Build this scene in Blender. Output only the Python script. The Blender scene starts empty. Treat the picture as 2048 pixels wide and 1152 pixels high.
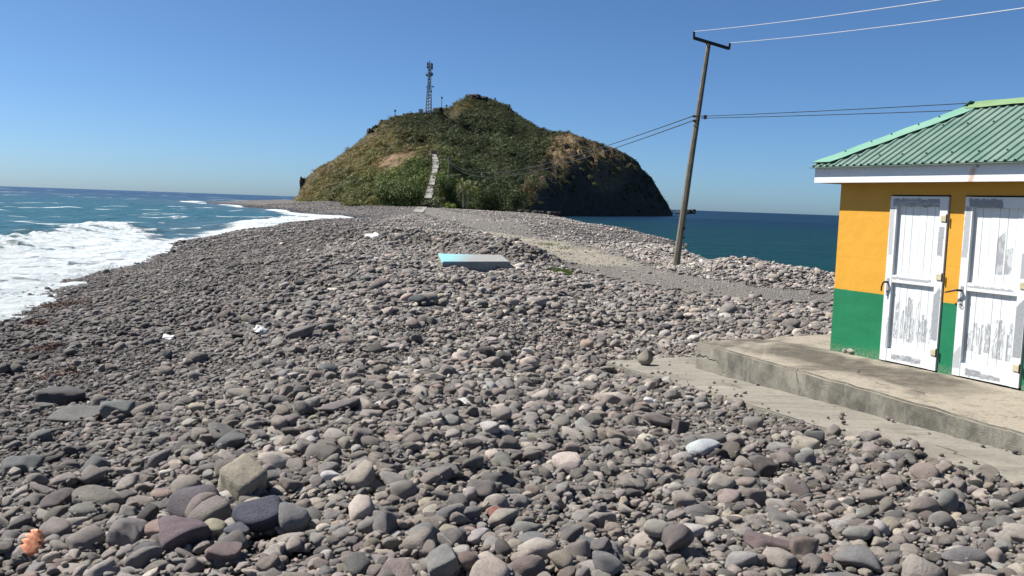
import bpy, bmesh, math, random
import numpy as np
from mathutils import Matrix, Vector, Euler

random.seed(7)
RNG = np.random.default_rng(11)
scene = bpy.context.scene
COL = scene.collection

# ------------------------------------------------------------------ camera
FPX, ZC = 1800.0, 3.6                      # focal length in photo pixels (2048 wide), eye height above the sea
RHO = math.atan(0.0350)                    # roll
PITCH = math.atan(168 * math.cos(RHO) / FPX)
FW = np.array([0, math.cos(PITCH), -math.sin(PITCH)])
U0 = np.array([0, math.sin(PITCH), math.cos(PITCH)])
R0 = np.array([1.0, 0, 0])
CR = math.cos(RHO) * R0 + math.sin(RHO) * U0
CU = math.cos(RHO) * U0 - math.sin(RHO) * R0
EYE = np.array([0, 0, ZC])
cam_data = bpy.data.cameras.new('camera')
cam_data.sensor_width = 36.0
cam_data.lens = 36.0 * FPX / 2048
cam_data.clip_start = 0.1
cam_data.clip_end = 200000
cam = bpy.data.objects.new('camera', cam_data)
COL.objects.link(cam)
M = Matrix.Identity(4)
for i in range(3):
    M[i][0], M[i][1], M[i][2], M[i][3] = CR[i], CU[i], -FW[i], EYE[i]
cam.matrix_world = M
scene.camera = cam

# ------------------------------------------------------------------ light
SUN_EL = math.radians(49)
SH = np.array([-0.976, 0.218]); SH /= np.linalg.norm(SH)      # horizontal direction towards the sun
SDIR = Vector((SH[0] * math.cos(SUN_EL), SH[1] * math.cos(SUN_EL), math.sin(SUN_EL)))
world = bpy.data.worlds.new('World')
scene.world = world
world.use_nodes = True
wn = world.node_tree
wn.nodes.clear()
sky = wn.nodes.new('ShaderNodeTexSky')
sky.sky_type = 'NISHITA'
sky.sun_disc = False
sky.sun_elevation = SUN_EL
sky.sun_rotation = math.atan2(SH[0], SH[1])
sky.altitude = 300
sky.air_density = 0.62
sky.dust_density = 0.85
sky.ozone_density = 10.0
bg = wn.nodes.new('ShaderNodeBackground')
bg.inputs[1].default_value = 0.0625
wo = wn.nodes.new('ShaderNodeOutputWorld')
tint = wn.nodes.new('ShaderNodeMix'); tint.data_type = 'RGBA'; tint.blend_type = 'MULTIPLY'      # one even tint over the whole sky
tint.inputs[0].default_value = 1.0; tint.inputs[7].default_value = (0.98, 1.07, 1.03, 1)
wn.links.new(sky.outputs[0], tint.inputs[6]); wn.links.new(tint.outputs[2], bg.inputs[0])
wn.links.new(bg.outputs[0], wo.inputs[0])
sl = bpy.data.lights.new('sun', 'SUN')
sl.energy = 5.0
sl.angle = math.radians(0.53)
sl.color = (1.0, 0.955, 0.89)
so = bpy.data.objects.new('sun', sl)
so.rotation_euler = SDIR.to_track_quat('Z', 'Y').to_euler()
so.location = (-30, 10, 40)
COL.objects.link(so)
scene.view_settings.view_transform = 'Standard'
scene.view_settings.look = 'None'
scene.view_settings.exposure = 1.0
scene.view_settings.gamma = 1.0
scene.view_settings.use_curve_mapping = False
scene.cycles.max_bounces = 6
scene.cycles.diffuse_bounces = 3
scene.cycles.transparent_max_bounces = 4

# ------------------------------------------------------------------ helpers
def ray(px, py):
    d = FW * FPX + CR * (px - 1024) - CU * (py - 576)
    return d / np.linalg.norm(d)
def atz(px, py, z):
    d = ray(px, py)
    return EYE + d * ((z - ZC) / d[2])
def aty(px, py, y):
    d = ray(px, py)
    return EYE + d * (y / d[1])
def proj(P):
    V = np.asarray(P, float) - EYE
    k = np.maximum(V @ FW, 1e-3)
    return 1024 + FPX * (V @ CR) / k, 576 - FPX * (V @ CU) / k

_perm = RNG.integers(0, 1 << 30, 65536)
def _hash(ix, iy, s):
    return (_perm[(ix * 7349 + iy * 9151 + s * 3571) & 65535] & 0xFFFF) / 65535.0
def vnoise(x, y, s=0):
    ix = np.floor(x).astype(np.int64); iy = np.floor(y).astype(np.int64)
    fx = x - ix; fy = y - iy
    fx = fx * fx * (3 - 2 * fx); fy = fy * fy * (3 - 2 * fy)
    a = _hash(ix, iy, s); b = _hash(ix + 1, iy, s); c = _hash(ix, iy + 1, s); d = _hash(ix + 1, iy + 1, s)
    return (a * (1 - fx) + b * fx) * (1 - fy) + (c * (1 - fx) + d * fx) * fy
def fbm(x, y, o=4, s=0):
    v = 0; a = 0.5; t = 0
    for i in range(o):
        v = v + a * vnoise(x * 2 ** i, y * 2 ** i, s + i * 17); t += a; a *= 0.5
    return v / t                                   # 0..1
def sstep(a, b, x):
    t = np.clip((x - a) / (b - a), 0, 1)
    return t * t * (3 - 2 * t)
def in_poly(x, y, poly):
    x = np.asarray(x); y = np.asarray(y)
    r = np.zeros(x.shape, bool)
    n = len(poly)
    for i in range(n):
        x1, y1 = poly[i][:2]; x2, y2 = poly[(i + 1) % n][:2]
        if y1 == y2: continue
        c = ((y1 > y) != (y2 > y)) & (x < (x2 - x1) * (y - y1) / (y2 - y1) + x1)
        r ^= c
    return r
def dist_line(x, y, pts, closed=False):
    best = np.full(np.shape(x), 1e9)
    seg = list(zip(pts[:-1], pts[1:])) + ([(pts[-1], pts[0])] if closed else [])
    for a, b in seg:
        ax, ay = a[:2]; bx_, by_ = b[:2]
        dx, dy = bx_ - ax, by_ - ay
        t = np.clip(((x - ax) * dx + (y - ay) * dy) / max(dx * dx + dy * dy, 1e-9), 0, 1)
        best = np.minimum(best, np.hypot(x - ax - t * dx, y - ay - t * dy))
    return best

def tag(o, label=None, cat=None, group=None, kind=None):
    if label: o['label'] = label
    if cat: o['category'] = cat
    if group: o['group'] = group
    if kind: o['kind'] = kind
    return o
def empty(name, loc=(0, 0, 0), rz=0.0):
    o = bpy.data.objects.new(name, None)
    o.empty_display_size = 0.2
    o.location = loc; o.rotation_euler = (0, 0, rz)
    COL.objects.link(o)
    return o
def link(name, me, parent=None, m=None, smooth=False):
    if m is not None and not me.materials: me.materials.append(m)
    if smooth:
        me.polygons.foreach_set('use_smooth', [True] * len(me.polygons))
    o = bpy.data.objects.new(name, me)
    COL.objects.link(o)
    if parent: o.parent = parent
    return o

class MB:
    """collects simple shapes into one mesh"""
    def __init__(s): s.v = []; s.f = []
    def add(s, vs, fs):
        k = len(s.v); s.v += [tuple(v) for v in vs]; s.f += [tuple(i + k for i in f) for f in fs]; return s
    def box(s, x0, x1, y0, y1, z0, z1):
        return s.add([(x0,y0,z0),(x1,y0,z0),(x1,y1,z0),(x0,y1,z0),(x0,y0,z1),(x1,y0,z1),(x1,y1,z1),(x0,y1,z1)],
                     [(0,3,2,1),(4,5,6,7),(0,1,5,4),(1,2,6,5),(2,3,7,6),(3,0,4,7)])
    def tube(s, pts, rad, n=8, cap=True):
        pts = [Vector(p) for p in pts]
        if not hasattr(rad, '__len__'): rad = [rad] * len(pts)
        k = len(s.v)
        for i, p in enumerate(pts):
            d = (pts[min(i + 1, len(pts) - 1)] - pts[max(i - 1, 0)]).normalized()
            a = d.orthogonal() if abs(d.z) > 0.9 else d.cross(Vector((0, 0, 1)))
            a.normalize(); b = d.cross(a)
            if abs(d.z) > 0.9:
                a = Vector((1, 0, 0)) - d * d.x; a.normalize(); b = d.cross(a)
            for j in range(n):
                t = 2 * math.pi * j / n
                s.v.append(tuple(p + (a * math.cos(t) + b * math.sin(t)) * rad[i]))
        for i in range(len(pts) - 1):
            for j in range(n):
                q = (j + 1) % n
                s.f.append((k + i * n + j, k + i * n + q, k + (i + 1) * n + q, k + (i + 1) * n + j))
        if cap:
            s.f.append(tuple(k + j for j in reversed(range(n))))
            s.f.append(tuple(k + (len(pts) - 1) * n + j for j in range(n)))
        return s
    def prism(s, poly, z0, z1):
        n = len(poly)
        zz0 = z0 if hasattr(z0, '__len__') else [z0] * n
        zz1 = z1 if hasattr(z1, '__len__') else [z1] * n
        vs = [(p[0], p[1], zz0[i]) for i, p in enumerate(poly)] + [(p[0], p[1], zz1[i]) for i, p in enumerate(poly)]
        fs = [tuple(reversed(range(n))), tuple(range(n, 2 * n))] + [(i, (i + 1) % n, n + (i + 1) % n, n + i) for i in range(n)]
        return s.add(vs, fs)
    def mesh(s, name):
        me = bpy.data.meshes.new(name); me.from_pydata(s.v, [], s.f); me.update(); return me
    def build(s, name, m, parent=None, smooth=False, bevel=0.0):
        o = link(name, s.mesh(name), parent, m, smooth)
        if bevel:
            bm = bmesh.new(); bm.from_mesh(o.data)
            bmesh.ops.bevel(bm, geom=list(bm.edges), offset=bevel, segments=2, affect='EDGES', clamp_overlap=True)
            bm.to_mesh(o.data); bm.free()
        return o

def grid_mesh(name, X, Y, Z, keep=None, attrs=None, smooth=True):
    """quad grid from 2-D arrays"""
    r, c = X.shape
    co = np.stack([X, Y, Z], -1).reshape(-1, 3).astype(np.float32)
    idx = np.arange(r * c).reshape(r, c)
    q = np.stack([idx[:-1, :-1], idx[:-1, 1:], idx[1:, 1:], idx[1:, :-1]], -1).reshape(-1, 4)
    if keep is not None:
        k = (keep[:-1, :-1] & keep[:-1, 1:] & keep[1:, 1:] & keep[1:, :-1]).reshape(-1)
        q = q[k]
        used = np.unique(q); remap = np.full(r * c, -1); remap[used] = np.arange(len(used))
        q = remap[q]; co = co[used]
    me = bpy.data.meshes.new(name)
    me.vertices.add(len(co)); me.vertices.foreach_set('co', co.ravel())
    me.loops.add(q.size); me.loops.foreach_set('vertex_index', q.ravel().astype(np.int32))
    me.polygons.add(len(q)); me.polygons.foreach_set('loop_start', np.arange(0, q.size, 4, dtype=np.int32))
    me.update(calc_edges=True)
    if smooth: me.polygons.foreach_set('use_smooth', np.ones(len(q), bool))
    for nm, A in (attrs or {}).items():
        A = np.asarray(A, np.float32)
        if A.ndim == 3:
            A = A.reshape(-1, A.shape[2])
            if keep is not None: A = A[used]
            at = me.attributes.new(nm, 'FLOAT_COLOR', 'POINT')
            at.data.foreach_set('color', np.concatenate([A, np.ones((len(A), 1), np.float32)], 1).ravel())
        else:
            A = A.ravel()
            if keep is not None: A = A[used]
            at = me.attributes.new(nm, 'FLOAT', 'POINT'); at.data.foreach_set('value', A)
    me.validate()
    return me

# ------------------------------------------------------------------ material helper
class NT:
    def __init__(s, name):
        s.m = bpy.data.materials.new(name); s.m.use_nodes = True
        s.t = s.m.node_tree; s.t.nodes.clear()
        s.out = s.t.nodes.new('ShaderNodeOutputMaterial')
        s.b = s.t.nodes.new('ShaderNodeBsdfPrincipled')
        s.t.links.new(s.b.outputs[0], s.out.inputs[0])
    def n(s, typ, ins=None, **kw):
        nd = s.t.nodes.new('ShaderNode' + typ)
        for k, v in kw.items(): setattr(nd, k, v)
        for k, v in (ins or {}).items(): s.set(nd.inputs[k], v)
        return nd
    def set(s, sock, v):
        if hasattr(v, 'is_linked') or isinstance(v, bpy.types.NodeSocket): s.t.links.new(v, sock)
        else:
            if hasattr(sock.default_value, '__len__') and not hasattr(v, '__len__'): v = (v, v, v, 1)[:len(sock.default_value)]
            elif hasattr(v, '__len__') and len(sock.default_value) == 4 and len(v) == 3: v = (*v, 1)
            sock.default_value = v
    def math(s, op, a, b=0.0, c=0.0, clamp=False):
        nd = s.n('Math', {0: a, 1: b, 2: c}, operation=op, use_clamp=clamp); return nd.outputs[0]
    def mix(s, f, a, b, mode='MIX'):
        nd = s.n('Mix', data_type='RGBA', blend_type=mode)
        s.set(nd.inputs[0], f); s.set(nd.inputs[6], a); s.set(nd.inputs[7], b); return nd.outputs[2]
    def noise(s, vec, scale, detail=4, rough=0.55, w=None, dist=0.0):
        nd = s.n('TexNoise', {'Scale': scale, 'Detail': detail, 'Roughness': rough, 'Distortion': dist})
        if w is not None: nd.noise_dimensions = '4D'; s.set(nd.inputs['W'], w)
        if vec is not None: s.set(nd.inputs['Vector'], vec)
        return nd.outputs[0]
    def ramp(s, f, stops):
        nd = s.n('ValToRGB', {0: f}); e = nd.color_ramp.elements
        while len(e) < len(stops): e.new(0.5)
        for i, (p, c) in enumerate(stops):
            e[i].position = p; e[i].color = (c, c, c, 1) if not hasattr(c, '__len__') else (*c[:3], 1)
        return nd.outputs[0]
    def rng(s, f, a, b, c=0.0, d=1.0):
        return s.n('MapRange', {0: f, 1: a, 2: b, 3: c, 4: d}).outputs[0]
    def pos(s): return s.n('NewGeometry').outputs['Position']
    def obj(s): return s.n('TexCoord').outputs['Object']
    def scale(s, v, sc):
        return s.n('VectorMath', {0: v, 1: sc}, operation='MULTIPLY').outputs[0]
    def bump(s, h, strength, dist, normal=None):
        nd = s.n('Bump', {'Strength': strength, 'Distance': dist, 'Height': h})
        if normal is not None: s.set(nd.inputs['Normal'], normal)
        return nd.outputs[0]
    def attr(s, name, typ='GEOMETRY'):
        return s.n('Attribute', attribute_name=name, attribute_type=typ)
    def fin(s, color, rough=0.6, normal=None, metal=0.0, spec=None):
        s.set(s.b.inputs['Base Color'], color); s.set(s.b.inputs['Roughness'], rough)
        s.set(s.b.inputs['Metallic'], metal)
        if normal is not None: s.set(s.b.inputs['Normal'], normal)
        if spec is not None: s.set(s.b.inputs['Specular IOR Level'], spec)
        return s.m

def plain(name, col, rough=0.6, var=0.25, scale=6.0, metal=0.0, bump=0.0, spec=None):
    t = NT(name); p = t.obj()
    f = t.noise(p, scale, 5, 0.6)
    c = t.mix(t.rng(f, 0.3, 0.75), tuple(x * (1 - var) for x in col), tuple(min(1, x * (1 + var * 0.6)) for x in col))
    nrm = t.bump(t.noise(p, scale * 8, 3), 0.4, bump) if bump else None
    return t.fin(c, rough, nrm, metal, spec)

# ---- stone: colour comes from the stone itself (instance attribute or the object's own 'col')
def stone_material():
    t = NT('beach_stone')
    col = t.attr('col', 'INSTANCER').outputs['Color']
    rnd = t.math('MULTIPLY', t.n('ObjectInfo').outputs['Random'], 40.0)
    p = t.obj()
    n1 = t.noise(p, 1.1, 4, 0.6, rnd)
    n2 = t.noise(p, 9.0, 6, 0.72, rnd)
    sp = t.noise(p, 34.0, 2, 0.6, rnd)
    c = t.mix(t.rng(n1, 0.3, 0.72), t.mix(1.0, col, (0.72, 0.71, 0.72), 'MULTIPLY'), t.mix(1.0, col, (1.22, 1.18, 1.13), 'MULTIPLY'))
    c = t.mix(t.rng(n2, 0.35, 0.7), t.mix(1.0, c, (0.80, 0.80, 0.81), 'MULTIPLY'), t.mix(1.0, c, (1.12, 1.11, 1.10), 'MULTIPLY'))
    c = t.mix(t.rng(sp, 0.62, 0.75, 0, 0.30), c, (0.42, 0.40, 0.37))
    c = t.mix(t.rng(sp, 0.36, 0.24, 0, 0.45), c, (0.05, 0.045, 0.045))
    # a pale quartz vein on a few of the stones
    wv = t.n('TexWave', {'Vector': p, 'Scale': 0.35, 'Distortion': 3.0, 'Detail': 2.0, 'Phase Offset': rnd}).outputs[1]
    has = t.math('GREATER_THAN', t.n('ObjectInfo').outputs['Random'], 0.965)
    c = t.mix(t.math('MULTIPLY', t.rng(wv, 0.965, 0.995, 0, 0.5), has), c, (0.45, 0.43, 0.40))
    h = t.math('ADD', t.math('MULTIPLY', n2, 0.7), t.math('MULTIPLY', sp, 0.3))
    return t.fin(c, t.rng(n2, 0.3, 0.7, 0.62, 0.85), t.bump(h, 0.7, 0.13), spec=0.3)
M_STONE = stone_material()

# ------------------------------------------------------------------ terrain
def angles(px, py):
    d = ray(px, py); return math.atan2(d[0], d[1]), math.atan2(d[2], math.hypot(d[0], d[1]))
ctl = []
for px, py, z in [
    (0,1150,1.62),(300,1150,1.80),(700,1150,1.93),(1024,1150,1.96),(1500,1150,1.92),(2048,1150,1.86),
    (0,950,1.42),(350,950,1.66),(1024,950,1.86),(1600,990,1.72),(2048,1010,1.70),
    (0,750,1.02),(0,660,0.52),(150,700,0.98),(300,700,1.28),(430,760,1.55),(600,720,1.66),(700,800,1.83),(1024,800,1.76),(1190,735,1.40),(1120,725,1.44),(1255,765,1.46),(1400,850,1.60),(1640,892,1.62),(1850,952,1.68),
    (1024,650,1.62),(850,640,1.74),(838,560,1.78),(700,600,1.72),(600,600,1.55),(400,600,1.02),(200,600,0.48),(60,610,0.14),
    (1150,640,1.52),(1300,600,1.34),(1500,655,1.52),(1640,660,1.56),(1640,600,1.32),(1450,585,1.30),(1200,545,1.28),
    (700,520,1.80),(560,520,1.42),(450,530,0.95),(350,520,0.42),(880,545,1.56),(1030,545,1.53),(950,500,1.62),
    (1000,482,1.98),(900,470,2.02),(820,462,1.98),(760,467,1.86),(650,470,1.52),(500,490,0.92),(400,500,0.45),
    (1100,505,1.30),(1020,470,1.36),(960,440,1.42),(900,430,1.56),(850,415,2.12),(780,412,2.0),(700,416,1.55),(640,440,0.75),(620,405,2.0),(560,399,2.1),
    (1350,495,1.62),(1350,528,1.40),(1500,524,1.62),(1660,548,1.62),(1230,455,1.62),(1150,440,1.62),(1100,430,1.66),(1000,424,1.86)]:
    P = atz(px, py, z); ctl.append((math.atan2(P[0], P[1]), math.hypot(P[0], P[1]), z))
for px, r, z in [(1350,58,.5),(1350,72,-.7),(1230,112,.5),(1230,142,-.7),(1150,162,.5),(1150,205,-.7),(1100,228,.7),(1100,262,-.7),(1500,44,.5),(1500,54,-.7),(1660,38,.5),(1660,47,-.7),(1900,31,.5),(1900,40,-.7)]:
    ctl.append((math.atan2(ray(px, 430)[0], ray(px, 430)[1]), r, z))
for x, y, z in [(-17.2,28.4,0.0),(-24,61,0.0),(-27,85,0.0),(-34,180,0.0),(-23,28,-1.0),(-31,61,-1.2),(-35,85,-1.2),(-44,180,-1.2),(-14,14,0.05),(-19,14,-0.8),(-12,4,0.2),(-18,3,-.8),
                (-66,215,-.9),(-100,280,-0.9),(-132,320,-1.2),(-60,245,0.3),(-88,300,0.3),(-118,345,0.2),(-130,400,0.3),
                (18,12,0.3),(24,12,-1),(13,20,1.5),(16,5,0.9),(24,3,-.8),
                (0,2,1.97),(-4,2,1.8),(4,2,1.92),(-2,1,1.95),(3,1,1.95),(0,420,2.0),(-60,420,2),(30,420,-1.2),(60,300,-1.5),(100,200,-1.5),(70,80,-1.5),(60,30,-1.5),(-70,60,-1.8),(-60,25,-1.8),(-110,150,-2)]:
    ctl.append((math.atan2(x, y), math.hypot(x, y), z))
ctl = np.array(ctl)
def _uv(th, r): return np.stack([np.clip(th, -1.35, 1.35) * 1.7, np.log(np.maximum(r, 0.8))], -1)
_K = _uv(ctl[:, 0], ctl[:, 1]); _n = len(_K)
def _ker(d2): return 0.5 * d2 * np.log(d2 + 1e-9)
_A = np.zeros((_n + 3, _n + 3))
_A[:_n, :_n] = _ker(((_K[:, None] - _K[None]) ** 2).sum(-1)) + np.eye(_n) * 1.5e-3
_A[:_n, _n] = 1; _A[:_n, _n + 1:] = _K; _A[_n:, :_n] = _A[:_n, _n:].T
_W = np.linalg.solve(_A, np.concatenate([ctl[:, 2], [0, 0, 0]]))
def tps(x, y):
    th = np.arctan2(x, y).ravel(); r = np.hypot(x, y).ravel()
    q = _uv(th, r); out = np.empty(len(q))
    for i in range(0, len(q), 20000):
        s = q[i:i + 20000]
        out[i:i + 20000] = _ker(((s[:, None] - _K[None]) ** 2).sum(-1)) @ _W[:_n] + _W[_n] + s @ _W[_n + 1:]
    return np.clip(out, -3.0, 2.6).reshape(np.shape(x))
# lookup table in (theta, ln r)
_T = np.linspace(-1.6, 1.6, 420); _Lr = np.linspace(math.log(0.8), math.log(900), 420)
_TT, _LL = np.meshgrid(_T, _Lr, indexing='ij')
_Z = tps(np.sin(_TT) * np.exp(_LL), np.cos(_TT) * np.exp(_LL))

PATH = [atz(*p) for p in [(1900,607,1.30),(1640,602,1.31),(1450,583,1.30),(1300,560,1.29),(1200,540,1.28),(1130,510,1.29),(1070,488,1.32),(1010,465,1.37),(950,443,1.42),(905,430,1.55),(872,421,1.8),(850,414,2.1)]]
SAND = [atz(*p) for p in [(985,470,1.36),(1040,485,1.33),(1100,503,1.30),(1170,528,1.28)]]
def track_w(x, y):
    d = dist_line(x, y, PATH)
    r = np.hypot(x, y)
    w = 0.75 + 1.5 * sstep(24, 40, r) + 1.6 * sstep(50, 110, r) - 1.6 * sstep(140, 200, r)
    n = (fbm(x * 0.45, y * 0.45, 4, 5) - 0.5) * 1.7
    return sstep(0.55, -0.35, d - w + n)
def sand_w(x, y):
    d = dist_line(x, y, SAND)
    return sstep(1.3, -0.3, d - 1.5 + (fbm(x * 0.8, y * 0.5, 4, 9) - 0.5) * 3.0)
RIDGE = [aty(*p) for p in [(700,470,43),(760,462,42),(830,470,40),(900,470,39),(960,474,37.5),(1010,484,36),(1050,500,33.5)]]
def terrain(x, y):
    x = np.asarray(x, float); y = np.asarray(y, float)
    a = (np.clip(np.arctan2(x, y), -1.599, 1.599) + 1.6) / 3.2 * 419
    b = (np.log(np.clip(np.hypot(x, y), 0.81, 899)) - math.log(0.8)) / (math.log(900) - math.log(0.8)) * 419
    i = np.clip(a.astype(int), 0, 418); j = np.clip(b.astype(int), 0, 418); fa = a - i; fb = b - j
    z = (_Z[i, j] * (1 - fa) + _Z[i + 1, j] * fa) * (1 - fb) + (_Z[i, j + 1] * (1 - fa) + _Z[i + 1, j + 1] * fa) * fb
    r = np.hypot(x, y)
    z = np.where((r > 265) & (np.arctan2(x, y) > .045), np.minimum(z, -1.2), z) - 4 * sstep(440, 560, r)
    keep = sstep(1.2, 0.3, track_w(x, y)) * sstep(11.0, 15.0, r + 0 * x)
    z = z + keep * ((fbm(x * 0.35, y * 0.35, 3, 31) - 0.5) * 0.34 + (fbm(x * 1.1, y * 1.1, 3, 37) - 0.5) * 0.22) * sstep(0.0, 0.8, z) * sstep(260, 120, r)
    z = z + .34 * np.exp(-(dist_line(x, y, RIDGE) / 1.3) ** 2) * (.35 + 1.3 * fbm(x * .8, y * .8, 3, 43))
    z = z + sstep(9, 3.5, r) * (fbm(x * 0.9, y * 0.9, 3, 41) - 0.5) * 0.09
    return z

def bed_depth(x, y):
    r = np.hypot(x, y)
    return (1 - sstep(.05, .5, track_w(x, y))) * np.where(r < 15.2, .045, np.where(r < 49.5, .05, .03))
# concrete footprints (built further down, but the stones must know them)
ZP = 1.85
WA = atz(1660, 700, ZP); WB = atz(1905, 752, ZP)
WU = (WB - WA) / np.linalg.norm(WB - WA); WNV = np.array([WU[1], -WU[0], 0.0]); WNV = WNV if WNV[0] < 0 else -WNV
PC = atz(1392, 683, ZP); PR = atz(2048, 866, ZP); PB = atz(1660, 668, ZP)
pdv = (PR - PC) / np.linalg.norm(PR - PC)
bdv = (PB - PC) / np.linalg.norm(PB - PC)
PLAT = [PC, PC + pdv * 8.2, PC + pdv * 8.2 + bdv * 6.0, PC + bdv * 6.0]
SC_ = atz(1203, 722, 1.45); SR = atz(2048, 972, 1.70); SB = atz(1383, 712, 1.45)
sdv = (SR - SC_) / np.linalg.norm((SR - SC_)[:2]); sbv = (SB - SC_) / np.linalg.norm(SB - SC_)
SLAB = [SC_, SC_ + sdv * 8.8, PC + pdv * 8.4 + bdv * 0.6, SC_ + sbv * 3.0]
def slab_z(x, y):
    t = (x - SC_[0]) * sdv[0] + (y - SC_[1]) * sdv[1]
    return 1.45 + np.clip(t, -1, 9.5) * sdv[2]
BLUE = [atz(*p, 1.76) for p in [(885,523),(1020,523),(1004,510),(877,507)]]

# ground sheet
def polar(t0, t1, nt, rs):
    th = np.linspace(t0, t1, nt)
    T, R_ = np.meshgrid(th, rs)
    return np.sin(T) * R_, np.cos(T) * R_
gx, gy = polar(-1.45, 1.45, 520, np.exp(np.linspace(math.log(0.9), math.log(560), 430)))
gz = terrain(gx, gy)
tw = track_w(gx, gy); sw = sand_w(gx, gy)
wet = sstep(0.75, 0.15, gz)
hidden = in_poly(gx, gy, SLAB) | in_poly(gx, gy, PLAT)
gz = np.where(hidden, np.minimum(gz, slab_z(gx, gy) - 0.12), gz)

def ground_material(name, base_dark, base_light, track=False):
    t = NT(name); p = t.pos()
    vor = t.n('TexVoronoi', {'Vector': p, 'Scale': 14.0 if not track else 22.0, 'Randomness': 1.0})
    dist, vcol = vor.outputs['Distance'], vor.outputs['Color']
    big = t.noise(p, 0.35, 4)
    fine = t.noise(p, 26.0, 5, 0.7)
    c = t.mix(t.rng(vcol, 0.1, 0.9), base_dark, base_light)
    c = t.mix(t.rng(big, 0.35, 0.7, 0, 0.5), c, t.mix(1.0, c, (1.25, 1.2, 1.15), 'MULTIPLY'))
    if track:
        sa = t.attr('sand').outputs['Fac']
        s2 = t.math('MULTIPLY', sa, t.rng(t.noise(t.scale(p, (1, 2.2, 1)), 1.3, 5, 0.6), 0.25, 0.50), clamp=True)
        c = t.mix(s2, c, t.mix(fine, (0.24, 0.215, 0.165), (0.36, 0.325, 0.255)))
        h = t.math('ADD', t.math('MULTIPLY', fine, 0.6), t.math('MULTIPLY', t.noise(p, 2.0, 5), 1.5))
        return t.fin(c, 0.9, t.bump(t.math('SUBTRACT', h, dist), 0.9, 0.05), spec=0.2)
    wt = t.attr('wet').outputs['Fac']
    c = t.mix(wt, c, t.mix(1.0, c, (0.45, 0.45, 0.47), 'MULTIPLY'))
    h = t.math('SUBTRACT', t.math('MULTIPLY', fine, 0.3), dist)
    return t.fin(c, t.rng(wt, 0, 1, 0.85, 0.4), t.bump(h, 0.9, 0.05), spec=0.3)
M_GROUND = ground_material('shingle_ground', (0.04, 0.037, 0.035), (0.145, 0.134, 0.125))
M_TRACK = ground_material('gravel_track', (0.092, 0.085, 0.075), (0.195, 0.182, 0.160), True)
ground = link('beach', grid_mesh('beach', gx, gy, gz - 0.02 - bed_depth(gx, gy), attrs={'wet': wet}), None, M_GROUND)
tag(ground, 'dark shingle beach and isthmus running out to the green headland', 'beach', kind='structure')
tk = tw > 0.35
track = link('gravel_track', grid_mesh('gravel_track', gx, gy, gz + 0.012 + 0.0 * gx, keep=tk & (gy > 14), attrs={'sand': sw}), None, M_TRACK)
tag(track, 'flat grey gravel track crossing the isthmus with a pale sandy patch', 'track', kind='structure')

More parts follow.
